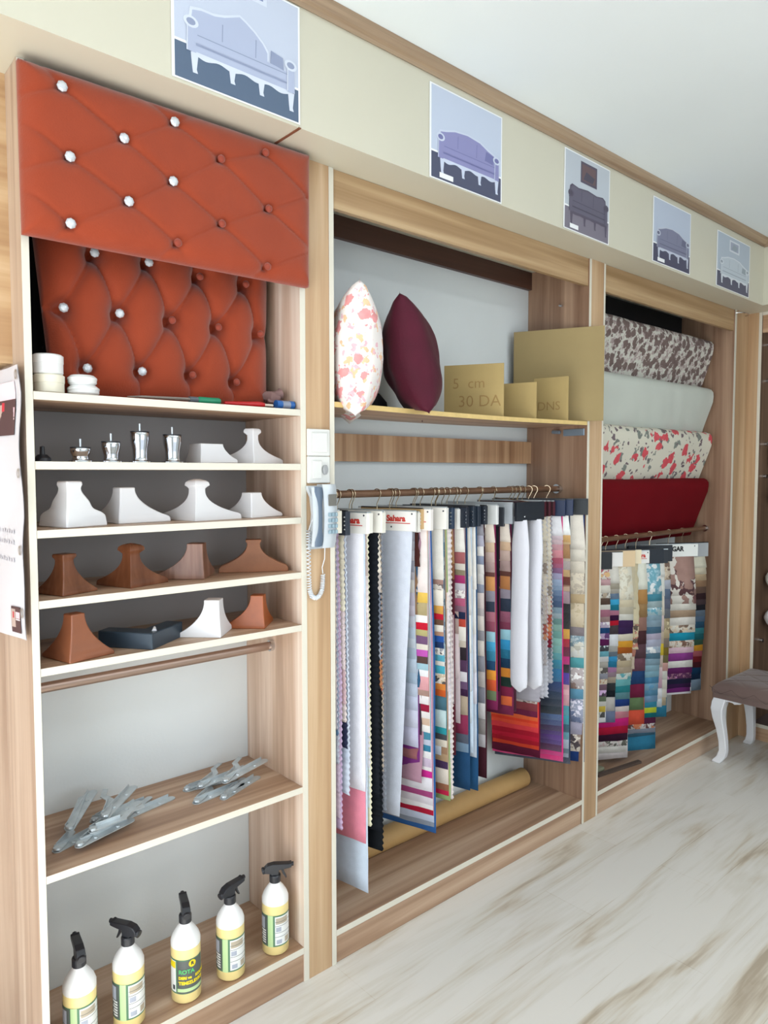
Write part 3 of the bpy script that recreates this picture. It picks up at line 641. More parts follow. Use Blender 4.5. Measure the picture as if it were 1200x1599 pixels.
obj('ferrule', MB().tube([(.145, 0, 0), (.168, 0, 0)], .0075, 10), plain('ferrule_grey', '5A626A', .4), kn, smooth=True)
obj('handle', MB().tube([(.168, 0, 0), (.172, 0, 0), (.21, 0, 0), (.228, 0, 0), (.232, 0, 0)], [.006, .0088, .0088, .0092, .007], 12), plain('green_handle', '1E8A64', .35), kn, smooth=True)
kn = thing('screwdriver', 'red screwdriver with a white end lying on the top shelf', 'hand tool', (.945, .028, z1+.0085))
obj('handle', MB().tube([(0, 0, -.002), (.06, 0, -.001), (.095, 0, 0), (.108, 0, 0), (.122, 0, 0)], [.004, .0065, .0075, .0082, .006], 12), plain('red_handle', 'C01C20', .3), kn, smooth=True)
obj('tip', MB().tube([(.122, 0, 0), (.150, 0, 0)], .0035, 8), plain('tip_white', 'E8DCCC', .4), kn, smooth=True)
kn = thing('glue_tube', 'grey tube with bright blue ends at the right end of the top shelf', 'tube', (1.105, .028, z1+.0125))
obj('tube_body', MB().tube([(.018, 0, 0), (.044, 0, 0)], .0115, 14), plain('tube_grey', '8E96A8', .4), kn, smooth=True)
obj('cap', MB().tube([(0, 0, 0), (.018, 0, 0)], .012, 14), plain('tube_blue', '2060A8', .35), kn, smooth=True)
obj('cap', MB().tube([(.044, 0, 0), (.058, 0, 0)], .012, 14), MATS['tube_blue'], kn, smooth=True)
mb = MB().tube([(1.128+.018*cos(t*2.1), .075+.012*sin(t*3), z1+.018+.03*t/6) for t in [i*.5 for i in range(13)]], [.012+.004*sin(i*1.7) for i in range(13)], 10)
tag(obj('crumpled_rag', mb, plain('rag_mauve', '8A6C68', .9, var=.1, vscale=40), smooth=True), 'crumpled brownish rag behind the blue-ended tube', 'cloth')

# ------------------------------------------------------------------ spray bottles
BODY = plain('bottle_white', 'EDEDEC', .3, spec=.5); LIQ = plain('bottle_liquid', 'F0DC98', .3, spec=.5, var=.05, vscale=20)
LBG, LBD, LBW, LBL = plain('label_green', '4E7A5C', .4), plain('label_dark', '545A58', .4), plain('label_white', 'E4E6E4', .4), plain('label_lime', 'B8D49C', .4)
LBY, LBB, LBT = plain('label_yellow', 'E8D020', .4), plain('label_blue_grey', 'A8AEBC', .4), plain('label_tan', 'B4A894', .4)
BR = .0385
def cyl_patch(mb, a0, a1, z0, z1, r, m):
    n = max(2, int(abs(a1-a0)/.12))
    mb.grid(n, 1, lambda u, v: (r*cos(a0+(a1-a0)*u), r*sin(a0+(a1-a0)*u), z0+(z1-z0)*v), m)
def bottle(x, y, view, head, front, label):
    """view: world angle of the side towards the camera; head: direction the nozzle points"""
    t = thing('spray_bottle', label, 'spray bottle', (x, y, SH['s7']+.0003), 0, 'spray bottles on the bottom shelf')
    prof = [(0, 0), (BR-.006, 0), (BR, .006), (BR, .148)]
    up = [(BR, .148), (BR, .160), (BR-.004, .172), (BR-.014, .188), (.0155, .199), (.0140, .203), (.0140, .210), (0, .210)]
    mb = MB().lathe(prof, close=False, m=1).lathe(up, close=False, m=0)
    obj('bottle_body', mb, [BODY, LIQ], t, smooth=True, angle=50)
    mb = MB(); r = BR+.0004; z0, z1 = .030, .122
    if front:
        c = view
        cyl_patch(mb, c-1.75, c+1.35, z0, z1, r, 0)
        cyl_patch(mb, c-1.35, c-.72, z0+.004, z1-.004, r+.0003, 2); cyl_patch(mb, c-1.35, c-.74, z1-.024, z1-.006, r+.0006, 4)
        cyl_patch(mb, c-.62, c+1.3, z0+.002, z1-.003, r+.0003, 1); cyl_patch(mb, c-.6, c+1.3, z0+.006, z0+.015, r+.0006, 3)
        cyl_patch(mb, c-1.0, c-.8, z0+.010, z0+.022, r+.0008, 6)
    else:
        c = view-.02
        cyl_patch(mb, c-1.75, c+1.9, z0, z1, r, 0)
        cyl_patch(mb, c-1.70, c-.62, z0+.003, z1-.003, r+.0003, 1); cyl_patch(mb, c-1.4, c-.85, z0+.050, z1-.008, r+.0006, 5)
        for k in range(6): cyl_patch(mb, c-1.15-.12*(k % 2), c-.75, z0+.008+.007*k, z0+.012+.007*k, r+.0006, 2)
        cyl_patch(mb, c-.56, c-.16, z0-.0005, z1+.0005, r+.0006, 3)
        cyl_patch(mb, c-.02, c+1.35, z0+.004, z1-.004, r+.0003, 2)
        cyl_patch(mb, c+.05, c+1.0, z1-.026, z1-.008, r+.0006, 7)
        for zz in (.028, .040, .060, .072): cyl_patch(mb, c, c+1.3, z0+zz-.0008 if False else z0+zz, z0+zz+.0012, r+.0007, 1)
        cyl_patch(mb, c+.06, c+.45, z0+.044, z0+.057, r+.0007, 5); cyl_patch(mb, c+.75, c+1.15, z0+.008, z0+.024, r+.0007, 7); cyl_patch(mb, c+.1, c+.5, z0+.008, z0+.020, r+.0007, 5)
    lab = obj('bottle_label', mb, [LBG, LBD, LBW, LBL, LBY, LBB, plain('label_ink', '2E3A40', .5), LBT], t, fix=False)
    if front:
        def curved(txt, size, a, z, mat, bold=.0004):
            tm = text_mb(txt, size, .0003, bold, 'LEFT')
            tm.v = [((r+.0012-yy)*cos(a+xx/BR), (r+.0012-yy)*sin(a+xx/BR), z+zz) for xx, yy, zz in tm.v]
            obj('lettering', tm, mat, lab, fix=False)
        curved('ROTA', .0150, c-.50, z0+.060, plain('rota_green', '58C070', .4))
        curved('DERI ve', .0100, c-.50, z0+.044, LBY, .0006); curved('KOLTUK', .0100, c+.62, z0+.044, LBY, .0006)
        curved('TEMIZLEYICI', .0118, c-.50, z0+.030, LBY, .0006)
        tm = MB().lathe([(0, 0), (.0095, 0)], n=20, close=False)
        tm.v = [((r+.0010)*cos(c+.42+xx/BR), (r+.0010)*sin(c+.42+xx/BR), z0+.080+yy) for xx, yy, zz in tm.v]
        obj('emblem', tm, LBY, lab, fix=False)
        curved('R', .0130, c+.32, z0+.080, MATS['label_ink'], .0004)
    hd = bpy.data.objects.new('spray_head', mesh_of('spray_head', MB().lathe([(0, .2035), (.0165, .2035), (.0165, .222), (.0150, .226), (0, .226)], close=False)
        .prism([(-.030, .232), (-.032, .244), (-.022, .254), (-.004, .258), (.040, .256), (.048, .258), (.048, .246), (.040, .244), (.012, .240), (.010, .225), (-.010, .225), (-.014, .230)], -.0105, .0105, 'y')
        .tube([(-.030, 0, .238), (-.037, 0, .236)], .010, 12), [BLACKPL]))
    COL.objects.link(hd); hd.parent = t; hd.rotation_euler = (0, 0, head)
    bv = hd.modifiers.new('bevel', 'BEVEL'); bv.width = .0018; bv.segments = 2; bv.limit_method = 'ANGLE'
    obj('trigger', MB().prism([(.016, .243), (.024, .243), (.027, .230), (.034, .214), (.031, .212), (.022, .226)], -.004, .004, 'y'), BLACKPL, hd, bevel=.001)
    obj('nozzle', MB().tube([(.048, 0, .252), (.054, 0, .252)], .0062, 8), BLACKPL, hd)
    return t
def vw(x, y): return math.atan2(-1.6834-y, -x)
for x, y, hdg, fr, lab in ((.552, .062, 82, 0, 'spray bottle nearest the left board, nozzle turned away, base cut by the picture edge'),
        (.672, .062, 118, 0, 'second spray bottle from the left, nozzle pointing back left'),
        (.822, .050, 72, 1, 'middle spray bottle showing its grey front label with green and yellow lettering'),
        (.953, .046, 14, 0, 'spray bottle between the front-labelled one and the last, nozzle pointing back right'),
        (1.104, .052, -33, 0, 'spray bottle farthest right, nozzle pointing sideways over the shelf')):
    bottle(x, y, vw(x, y), radians(hdg), fr, lab)

# ------------------------------------------------------------------ steel sofa hinges
def hinge(x, y, z, rz, tilt, label, L_=.16, open_=35, bent_=True, group=None, roll=0):
    t = thing('recliner_mechanism', label, 'sofa hardware', (x, y, z), radians(rz), group); t.rotation_euler = (radians(roll), radians(tilt), radians(rz))
    def strip(l, w, th, n=8):
        pts = [(l+w/2*cos(a), w/2*sin(a)) for a in [-pi/2+pi*i/n for i in range(n+1)]]+[(w/2*cos(a)*1, w/2*sin(a)) for a in [pi/2+pi*i/n for i in range(n+1)]]
        return pts
    mb = MB().prism(strip(L_, .024, 0), 0, .0022, 'z').box(0, L_, .0105, .0125, 0, .011)
    obj('base_plate', mb, STEEL, t)
    for k in (.3, .75): obj('rivet', MB().lathe([(0, .0022), (.0055, .0022), (.005, .0045), (0, .005)], (L_*k, 0, 0), n=12, close=False), STEEL, t, smooth=True)
    a = radians(open_)
    if bent_:
        poly = [(-.008, -.008), (.02, -.012), (L_*.55, -.010), (L_*.72, .012), (L_*.95, .012), (L_*.97, .026), (L_*.68, .027), (L_*.50, .006), (0, .010)]
    else: poly = strip(L_*.8, .018, 0)
    mb = MB().prism(poly, .0030, .0055, 'z'); mb.prism([(p[0], p[1]) for p in ([(.01, .006), (L_*.48, .003), (L_*.48, .005), (.01, .008)])], .0055, .014, 'z')
    M = Matrix.Rotation(a, 4, 'Z'); mb.xf(M); obj('arm', mb, STEEL, t)
    obj('pivot', MB().lathe([(0, .0055), (.010, .0055), (.009, .0095), (0, .010)], n=14, close=False), STEEL, t, smooth=True)
    return t
zs = SH['s6']+.0006
GL, GR = 'steel hinges in the left heap', 'steel hinges in the right heap'
for a in ((.520, .10, zs, 20, 0, 'steel hinge at the front left corner of the left heap, resting on the shelf', .15, 30, True, GL),
          (.560, .060, zs+.0145, 14, -1.5, 'steel hinge with long flange at the front of the left heap', .14, 25, False, GL),
          (.600, .085, zs+.028, 24, -2, 'steel hinge in the middle of the left heap', .15, -20, True, GL),
          (.560, .130, zs+.03, 50, -9, 'steel hinge propped up steeply at the back of the left heap', .15, 8, False, GL),
          (.640, .110, zs+.041, 42, -3, 'steel hinge lying on top of the left heap, bent arm towards the wall', .15, 20, True, GL),
          (.700, .150, zs, 12, 0, 'steel hinge with rounded end at the right tip of the left heap', .15, 22, False, GL),
          (.640, .190, zs, 8, 0, 'steel hinge lying at the back of the left heap', .15, 18, True, GL)): hinge(*a)
for a in ((.890, .110, zs, 8, 0, 'steel hinge plate at the left front of the right heap', .15, 28, True, GR),
          (.960, .085, zs, 22, 0, 'steel hinge at the front of the right heap', .15, 12, False, GR),
          (.930, .165, zs+.014, 2, -3, 'steel hinge across the back of the right heap', .15, 30, True, GR),
          (.985, .120, zs+.029, 12, -4, 'steel hinge with a raised bent arm on top of the right heap', .15, 24, True, GR),
          (.905, .200, zs, -8, 0, 'steel hinge lying flat against the wall behind the right heap', .14, 15, False, GR)): hinge(*a)

# ------------------------------------------------------------------ cushions and cardboard on the shelf of the middle bay
PK = floral('pillow_floral', 'EFE8E4', 'D08888', 'E0AE88', 19, .36, .85, 'CFA4AC')
BURG = plain('burgundy_velvet', '4A0620', .7, sheen=.05, spec=.3, bump=.4, bscale=120, var=.15, vscale=12)
def cushion(label, cx, cy, cz, yaw, roll, s, th, mat, seed):
    mb = MB(); n = 28
    def P(sgn):
        def f(u, v):
            a, b_ = u*2-1, v*2-1
            pinch_a = a*(1-.10*(1-b_*b_)); pinch_b = b_*(1-.10*(1-a*a))
            t = th/2*((1-a*a)*(1-b_*b_))**.42
            w = .006*noise.noise((a*2.2+seed, b_*2.2, sgn))*(1-a*a)*(1-b_*b_)*3
            return (sgn*(t+w), pinch_a*s/2, pinch_b*s/2)
        return f
    mb.grid(n, n, P(-1)); mb.grid(n, n, P(1))
    t = thing('cushion', label, 'cushion', (cx, cy, cz), 0, 'cushions on the middle shelf')
    M = Matrix.Rotation(-yaw, 4, 'Z') @ Matrix.Rotation(roll, 4, 'Y')
    c = obj('cushion_cover', mb.xf(M), mat, t, smooth=True, angle=80)
    pts = []
    for k in range(4):
        for i in range(12):
            q = -.985+1.97*i/11; a, b_ = [(q, -1), (1, q), (-q, 1), (-1, -q)][k]
            pts.append((0, a*(1-.10*(1-b_*b_))*s/2, b_*(1-.10*(1-a*a))*s/2))
    if mat is BURG: obj('seam_piping', MB().tube(pts[:12], .0018, 6).xf(M), mat, c, smooth=True)
    return t
ya1 = math.atan2(1.316, 1.633); ya2 = math.atan2(1.556, 1.643)
cushion('white cushion with pink and orange flowers, against the left board of the middle bay', 1.316+.178*sin(ya1)+.012, -.045+.178*cos(ya1), 1.862, ya1-.05, radians(2), .395, .185, PK, 1)
cushion('dark burgundy velvet cushion leaning beside the floral one', 1.556+.175*sin(ya2)+.004, -.045+.175*cos(ya2), 1.872, ya2-.04, radians(-14), .385, .185, BURG, 4)
o = obj('dark_heap', MB().lathe([(0, 0), (.06, 0), (.055, .03), (.03, .06), (0, .07)], n=14, close=False), plain('black_matt', '1C1A1E', .9), smooth=True)  # low black heap in the gap behind the cushions
o.location = (1.60, .20, 1.7095); tag(o, 'small low black heap behind the two cushions', 'cloth')
CARD = plain('cardboard', 'A08C60', .75, var=.06, vscale=7, bump=.2, bscale=60)
CARD2 = plain('cardboard_light', 'B49C66', .75, var=.06, vscale=9, bump=.2, bscale=60)
INK = plain('brown_pen', '9C7E4C', .8)
def cardboard(label, right, left, z0, z1, th, mat, text=None, lean=0):
    rx, ry = right; lx, ly = left; ln = sqrt((rx-lx)**2+(ry-ly)**2); ang = math.atan2(ry-ly, rx-lx)
    t = thing('cardboard_piece', label, 'cardboard', (lx, ly, z0), ang, 'cardboard pieces on the middle shelf')
    t.rotation_euler = (lean, 0, ang)
    obj('cardboard_sheet', MB().box(0, ln, 0, th, 0, z1-z0), mat, t, bevel=.0012)
    if text:
        for body, u, v, sz in text:
            tm = text_mb(body, sz, .0004, -.0004).shift((ln*u, -.0006, (z1-z0)*v)); obj('handwriting', tm, INK, t, fix=False)
    return t
cardboard('largest cardboard sheet, standing at the right end of the shelf across the upright', (2.632, -.058), (2.470, .279), 1.7135, 2.100, .005, CARD)
cardboard('squarish cardboard piece with pencilled writing, beside the burgundy cushion', (2.071, .006), (1.963, .203), 1.704, 1.900, .006, CARD2, [('5  cm', .42, .64, .055), ('30 DA', .60, .30, .06)])
cardboard('smallest plain cardboard piece between two taller ones', (2.264, .004), (2.219, .130), 1.7045, 1.847, .005, CARD2)
cardboard('small cardboard piece with faint writing in front of the largest sheet', (2.470, .004), (2.436, .145), 1.7065, 1.887, .012, CARD2, [('DNS', .45, .35, .05)])

# ------------------------------------------------------------------ kraft tube and pieces on the bay floors
kt = MB().tube([(1.30, .262, .1475), (2.53, .252, .1475)], .041, 24)
tag(obj('cardboard_tube', kt, plain('kraft_tube', 'B8935E', .6, var=.08, vscale=12), smooth=True), 'long brown cardboard tube lying along the wall on the bay floor', 'tube')
mb = MB().box(0, .30, 0, .022, 0, .012); o = obj('wooden_slat', mb, plain('dark_slat', '4E4038', .6, var=.1), bevel=.001)
o.location = (2.86, .075, .1067); o.rotation_euler = (0, 0, radians(-9)); tag(o, 'thin dark slat lying on the floor of the farther bay', 'slat')
o = obj('folded_cloth', MB().box(0, .20, 0, .13, 0, .018), plain('olive_cloth', '7E806A', .85, var=.08, vscale=20), bevel=.006, seg=3); o.location = (2.75, .10, .1067)
tag(o, 'flat folded olive cloth on the floor of the farther bay, under the hanging samples', 'cloth')

# ------------------------------------------------------------------ draped fabric bolts in the farther bay
def drape(label, zt, zb, yt, yb, mat, x1, sag=.0):
    """bolt of cloth: rounded top edge, front sloping back downwards"""
    t0 = thing('fabric_bolt', label, 'fabric bolt', (2.735, yt, zb), 0, 'fabric bolts stacked in the farther bay')
    x0 = 2.735; mb = MB(); prof = []
    R_ = .042
    for i in range(9):
        a = pi*.15+pi*(.75)*i/8; prof.append((yt+R_-R_*sin(a)*1.0+.0, zt-R_+R_*cos(a-pi*.15)*1.0))
    prof = [(yt+.10, zt-.012), (yt+.06, zt-.002), (yt+.03, zt), (yt+.012, zt-.008), (yt+.001, zt-.024), (yt, zt-.045), (yt+.004, zt-.075)]
    m = 8
    for i in range(1, m+1): f = i/m; prof.append((yt+.004+(yb-yt-.004)*f, zt-.075+(zb-zt+.075)*f))
    prof += [(yb+.012, zb-.004), (yb+.06, zb+.01)]
    nx = 40; k = len(prof)
    def S(u, v):
        i = min(int(v*(k-1)+1e-6), k-2); f = v*(k-1)-i
        y = prof[i][0]*(1-f)+prof[i+1][0]*f; z = prof[i][1]*(1-f)+prof[i+1][1]*f
        x = x0+(x1-x0-(.055*max(0, (zt-z)/(zt-zb))**1.2 if True else 0)*u)*u if False else x0+(x1-x0)*u
        y += .005*noise.noise((x*5, z*4, sag*7))+sag*.01*noise.noise((x*9, z*9+x*12, 3))
        z += .004*noise.noise((x*3+9, 0, sag))
        return (x-x0, y-yt, z-zb)
    mb.grid(nx, k-1, S)
    back = [S(u/nx, 0) for u in range(nx+1)]; bot = [S(u/nx, 1) for u in range(nx+1)]
    s = len(mb.v); mb.v += back+bot
    for i in range(nx): mb.f.append((s+i, s+i+1, s+nx+1+i+1, s+nx+1+i)); mb.m.append(0)
    for u in (0, 1):
        ring = [S(u, j/(k-1)) for j in range(k)]; mb.add(ring, [tuple(range(k))])
    obj('draped_cloth', mb, mat, t0, smooth=True, angle=50)
    obj('core_tube', MB().tube([(.01, .075, zt-zb-.05), (x1-x0+.004, .075, zt-zb-.05)], .018, 12), MATS['kraft_tube'], t0, smooth=True)
drape('fabric bolt with dense brown-grey flowers on off-white, topmost of the four', 2.222, 1.965, .094, .158, floral('bolt_brown_floral', 'C9C8BE', '5C4A46', '8A7C78', 26, .50, .8, 'A89C98'), 3.965)
drape('plain pale grey-green fabric bolt, second from the top', 1.962, 1.722, .090, .145, plain('bolt_pale', 'C2C7BE', .7, sheen=.1, var=.03, vscale=5), 3.97, .6)
drape('cream fabric bolt with red blossoms and grey leaves, third from the top', 1.722, 1.468, .092, .160, floral('bolt_red_floral', 'D4D0C0', 'B83A44', '6A6F68', 11, .33, .8, '5A4A50'), 3.965)
drape('plain dark red fabric bolt, lowest of the four behind the rail', 1.470, 1.15, .100, .200, plain('bolt_red', '6A0612', .85, spec=.15, var=.06, vscale=4), 3.96)

# ------------------------------------------------------------------ ottoman
VELV = plain('taupe_velvet', '6E5A54', .65, sheen=.4, spec=.3, var=.08, vscale=10)
OX0, OX1, OY1, OY0 = 3.69, 4.125, -.066, -.90
ot = thing('ottoman', 'taupe quilted ottoman on white curved legs in the corner', 'ottoman', (OX0, OY1, 0))
obj('seat_frame', MB().box(0, OX1-OX0, OY0-OY1, 0, .340, .372), VELV, ot, bevel=.004)
mb = MB(); W_, D_ = OX1-OX0, OY1-OY0
def sq(u, v):
    x, y = u*W_, -v*D_; e = min(u, 1-u)*W_; e2 = min(v, 1-v)*D_; e = min(e, e2); edge = 1-exp(-(e/.022))
    h = .394+.040*edge
    px = .145; c = 9
    for sgn in (1, -1):
        q = ((x+sgn*y*.78)/px) % 1; d = min(q, 1-q)*px; c = min(c, d)
    h -= .006*exp(-c/.004)*edge
    return (x, y, h)
mb.grid(70, 120, sq)
obj('quilted_top', mb, VELV, ot, smooth=True, angle=75)
mb = MB()
for (xa, ya, xb, yb) in ((0, 0, 0, -D_), (W_, 0, W_, -D_), (0, 0, W_, 0), (0, -D_, W_, -D_)):
    def sd(u, v, xa=xa, ya=ya, xb=xb, yb=yb):
        x = xa+(xb-xa)*u; y = ya+(yb-ya)*u; l = u*sqrt((xb-xa)**2+(yb-ya)**2); z = .366+.032*v
        bul = .005*sin(pi*v)
        nx, ny = (-1 if xa == 0 else 1, 0) if xa == xb else (0, 1 if ya == 0 else -1)
        return (x+nx*bul, y+ny*bul, z)
    mb.grid(60, 6, sd)
obj('side_band', mb, VELV, ot, smooth=True, angle=75)
mb = MB()
for k in range(8):
    y = -.04-k*.11
    for dy in (.055, -.055): mb.tube([(-.0022, y, .367), (-.0052, y+dy*.5, .382), (-.0015, y+dy, .398)], .0012, 5)
obj('seam_piping', mb, plain('taupe_seam', '554440', .8), ot, smooth=True)
WL = plain('white_leg_lacquer', 'E8E9EC', .3, coat=.3)
for (x, y, sx, sy) in ((.035, -.035, -1, 1), (W_-.035, -.035, 1, 1), (.035, -D_+.035, -1, -1), (W_-.035, -D_+.035, 1, -1)):
    pth = [(0, .345, .030), (.006, .320, .032), (.012, .285, .030), (.010, .235, .025), (0, .175, .021), (-.008, .110, .019), (-.010, .060, .019), (-.004, .030, .021), (.008, .012, .023), (.013, .0005, .021)]
    fine = []
    for i in range(len(pth)-1):
        for s_ in range(3):
            f = s_/3; fine.append(tuple(pth[i][k]*(1-f)+pth[i+1][k]*f for k in range(3)))
    fine.append(pth[-1]); mb = MB(); vs = []
    for d, z, h in fine:
        cx, cy = x+sx*d, y+sy*d
        vs += [(cx-h, cy-h, z), (cx+h, cy-h, z), (cx+h, cy+h, z), (cx-h, cy+h, z)]
    n = len(fine); fs = [(i*4+k, i*4+(k+1) % 4, (i+1)*4+(k+1) % 4, (i+1)*4+k) for i in range(n-1) for k in range(4)]+[(0, 1, 2, 3), ((n-1)*4+3, (n-1)*4+2, (n-1)*4+1, (n-1)*4)]
    mb.add(vs, fs); lg = obj('leg', mb, WL, ot, smooth=True, angle=40, bevel=.004)
    br_ = MB().prism([(0, .3405), (-sy*.105, .3405), (-sy*.100, .330), (-sy*.070, .322), (-sy*.062, .328), (-sy*.035, .330), (-sy*.02, .320), (0, .28)], x+sx*.022, x+sx*.004, 'x').shift((0, y, 0))
    br_.prism([(0, .3405), (-sx*.105, .3405), (-sx*.100, .330), (-sx*.070, .322), (-sx*.062, .328), (-sx*.035, .330), (-sx*.02, .320), (0, .28)], y+sy*.004, y+sy*.022, 'y')
    i0 = 16; br_.v[i0:] = [(a+x, b_, c) for a, b_, c in br_.v[i0:]]
    obj('leg_bracket', br_, WL, lg, bevel=.002)

# ------------------------------------------------------------------ fabric sample books
random.seed(7)
HEADW = {}
def sample_book(rec):
    unit, xh, adeg, w, zt, zb, hc, hs, flg, th, sws, label = rec
    yr, zr = {'B': (.137, 1.431), 'C': (.131, 1.190)}[unit]
    t = thing('fabric_sample_book', label, 'fabric sample book', (xh, yr, zr), radians(adeg), 'fabric sample books on the %s rail' % ('middle' if unit == 'B' else 'farther'))
    sw = [(c, float(z)) for c, z in (q.rsplit(':', 1) for q in sws.split())]; n = len(sw)
    order = sorted(range(n), key=lambda i: -sw[i][1])
    vel = 'v' in flg; jag = 'j' in flg; tas = 't' in flg
    # hook over the rail
    r0 = .0150; hk = [(0, r0*cos(a), r0*sin(a)) for a in [radians(-35)+radians(215)*i/12 for i in range(13)]]
    hk = [(0, -p[1], p[2]) for p in hk]
    hk = [(0, .0155, -.010)]+[(0, r0*cos(radians(-20)+radians(220)*i/12), r0*sin(radians(-20)+radians(220)*i/12)) for i in range(13)]+[(0, -.006, -.022), (0, 0, -.034), (0, 0, zt+.002)]
    obj('hanger_hook', MB().tube(hk, .0016, 6), NICKEL, t, smooth=True)
    tot = th*n; x0 = -tot*.62
    if hs != 'none':
        cw = w*(1.0 if 'n' not in flg else 1.1); c0 = min(-.003, x0*.35)-.002
        hm = plain('card_'+hc, hc, .45, metal=.5 if hs == 'silver' else 0)
        cd = obj('header_card', MB().box(c0-.0012, c0+.006+min(tot, .012), -cw/2, cw/2, zb, zt), hm, t, bevel=.0012)
        obj('clamp_bar', MB().box(c0+.001, c0+.009, -cw/2, cw/2, zt, zt+.004), BLACKPL if hs in ('studs', 'dot1', 'dot2') else STEEL, t)
        xs = c0-.0018
        if hs in ('logo', 'malogo'):
            red = plain('logo_red', 'C83A30', .5)
            tm = text_mb('Sahara', .027, .0004, .0012); tm.xf(Matrix.Translation((xs, -cw*.26 if hs == 'malogo' else -cw*.27, (zt+zb)/2+.008)) @ Matrix.Rotation(-pi/2, 4, 'Z'))
            obj('lettering', tm, red, cd, fix=False)
            q = MB().box(xs-.0004, xs+.0004, -cw*.44, -cw*.09, (zt+zb)/2-.008, (zt+zb)/2-.0055); obj('underline', q, red, cd)
        if hs == 'malogo':
            gold = plain('logo_gold', '8A7440', .5)
            tm = text_mb('MA', .034, .0004, .001); tm.xf(Matrix.Translation((xs, cw*.09, (zt+zb)/2+.004)) @ Matrix.Rotation(-pi/2, 4, 'Z')); obj('lettering', tm, gold, cd, fix=False)
        if hs == 'gar':
            tm = text_mb('SGAR', .034, .0004, .0016); tm.xf(Matrix.Translation((xs, -cw*.12, (zt+zb)/2+.008)) @ Matrix.Rotation(-pi/2, 4, 'Z')); obj('lettering', tm, plain('ink_black', '1A1A1C', .5), cd, fix=False)
        spots = {'dots': [(-.46, .85), (.4, .85)], 'studs': [(-.48, k) for k in (.25, .42, .59, .76)], 'dot1': [(-.18, .25)], 'dot2': [(-.12, .28), (.02, .26)], 'logo': [(0, .22), (-.46, .88)], 'malogo': [(-.2, .2), (-.46, .88)], 'gar': [(-.44, .85)]}.get(hs, [])
        for a, b_ in spots:
            s = MB().lathe([(0, 0), (.0032, 0), (.0026, .0014), (0, .0018)], n=10, close=False).xf(Matrix.Translation((c0-.0012, a*cw, zb+(zt-zb)*b_)) @ Matrix.Rotation(-pi/2, 4, 'Y'))
            obj('rivet', s, CHROME if hs in ('studs', 'dot1', 'dot2') else plain('rivet_dark', '3A3C44', .4), cd, smooth=True)
        if hs in ('stripes', 'ribs'):
            for k in range(5): obj('page_edge', MB().box(c0-.0016+.0035*k, c0-.0002+.0035*k, -cw/2-.0016, -cw/2+.002, zb, zt-.001), plain('page_light' if hs == 'stripes' else 'page_maroon', 'E8E8E8' if hs == 'stripes' else '5A2430', .5), cd)
    bsd = random.random()*50
    top = zb+.004 if hs != 'none' else zt
    for rank, i in enumerate(order):
        c, zend = sw[i]; ln = top-zend
        sd = random.random()*50; amp = .0030+(.008 if tas else 0)+(.0015 if jag else 0); nv = max(4, int(ln/.045)); nu = 5
        step = .009 if jag else (.012 if tas else .05); nv = max(4, min(110, int(ln/step)))
        xo = x0+th*rank; wl = w*(1-.004*((n-rank) % 3))*(.96 if rank < n-1 else 1)
        if tas: wl *= .72+.28*random.random()
        ctop = .30
        def S(u, v, xo=xo, ln=ln, sd=sd, wl=wl, amp=amp, nv=nv):
            z = -v*ln; f = min(1, (v*ln)/.45); fan = ctop+(1-ctop)*f
            y = (u-.5)*wl*(.92+.08*min(1, v*1.05))+(.06*(1-u)*v if 's' in flg else 0); jj = round(v*nv)
            if jag and (u < .01 or u > .99): y += (.0030 if jj % 2 else -.0030)*(1 if u > .5 else -1)
            if tas: y += .008*noise.noise((z*30, u*4+sd, 2))
            x = xo*fan+amp*1.3*f*noise.noise((u*1.6+bsd, z*3.2, bsd*.3))+.0016*noise.noise((u*3, z*14, bsd))+.0006*noise.noise((u*2+sd, z*9, sd))
            zz = z+(.004*noise.noise((u*3+sd, 7, 1))*v)
            return (x, y, top+zz)
        mb = MB(); mb.grid(nu, nv, S)
        th2 = .0011
        mb.grid(nu, nv, lambda u, v: (S(u, v)[0]+th2, S(u, v)[1], S(u, v)[2]))
        k = (nu+1)*(nv+1); q = nu+1
        for j in range(nv):
            mb.f += [(j*q, (j+1)*q, k+(j+1)*q, k+j*q), (j*q+nu, (j+1)*q+nu, k+(j+1)*q+nu, k+j*q+nu)]; mb.m += [0, 0]
        for a in range(nu): mb.f.append((nv*q+a, nv*q+a+1, k+nv*q+a+1, k+nv*q+a)); mb.m.append(0)
        obj('swatch', mb, cloth(c, vel), t, smooth=True, angle=50, fix=False)
    return t
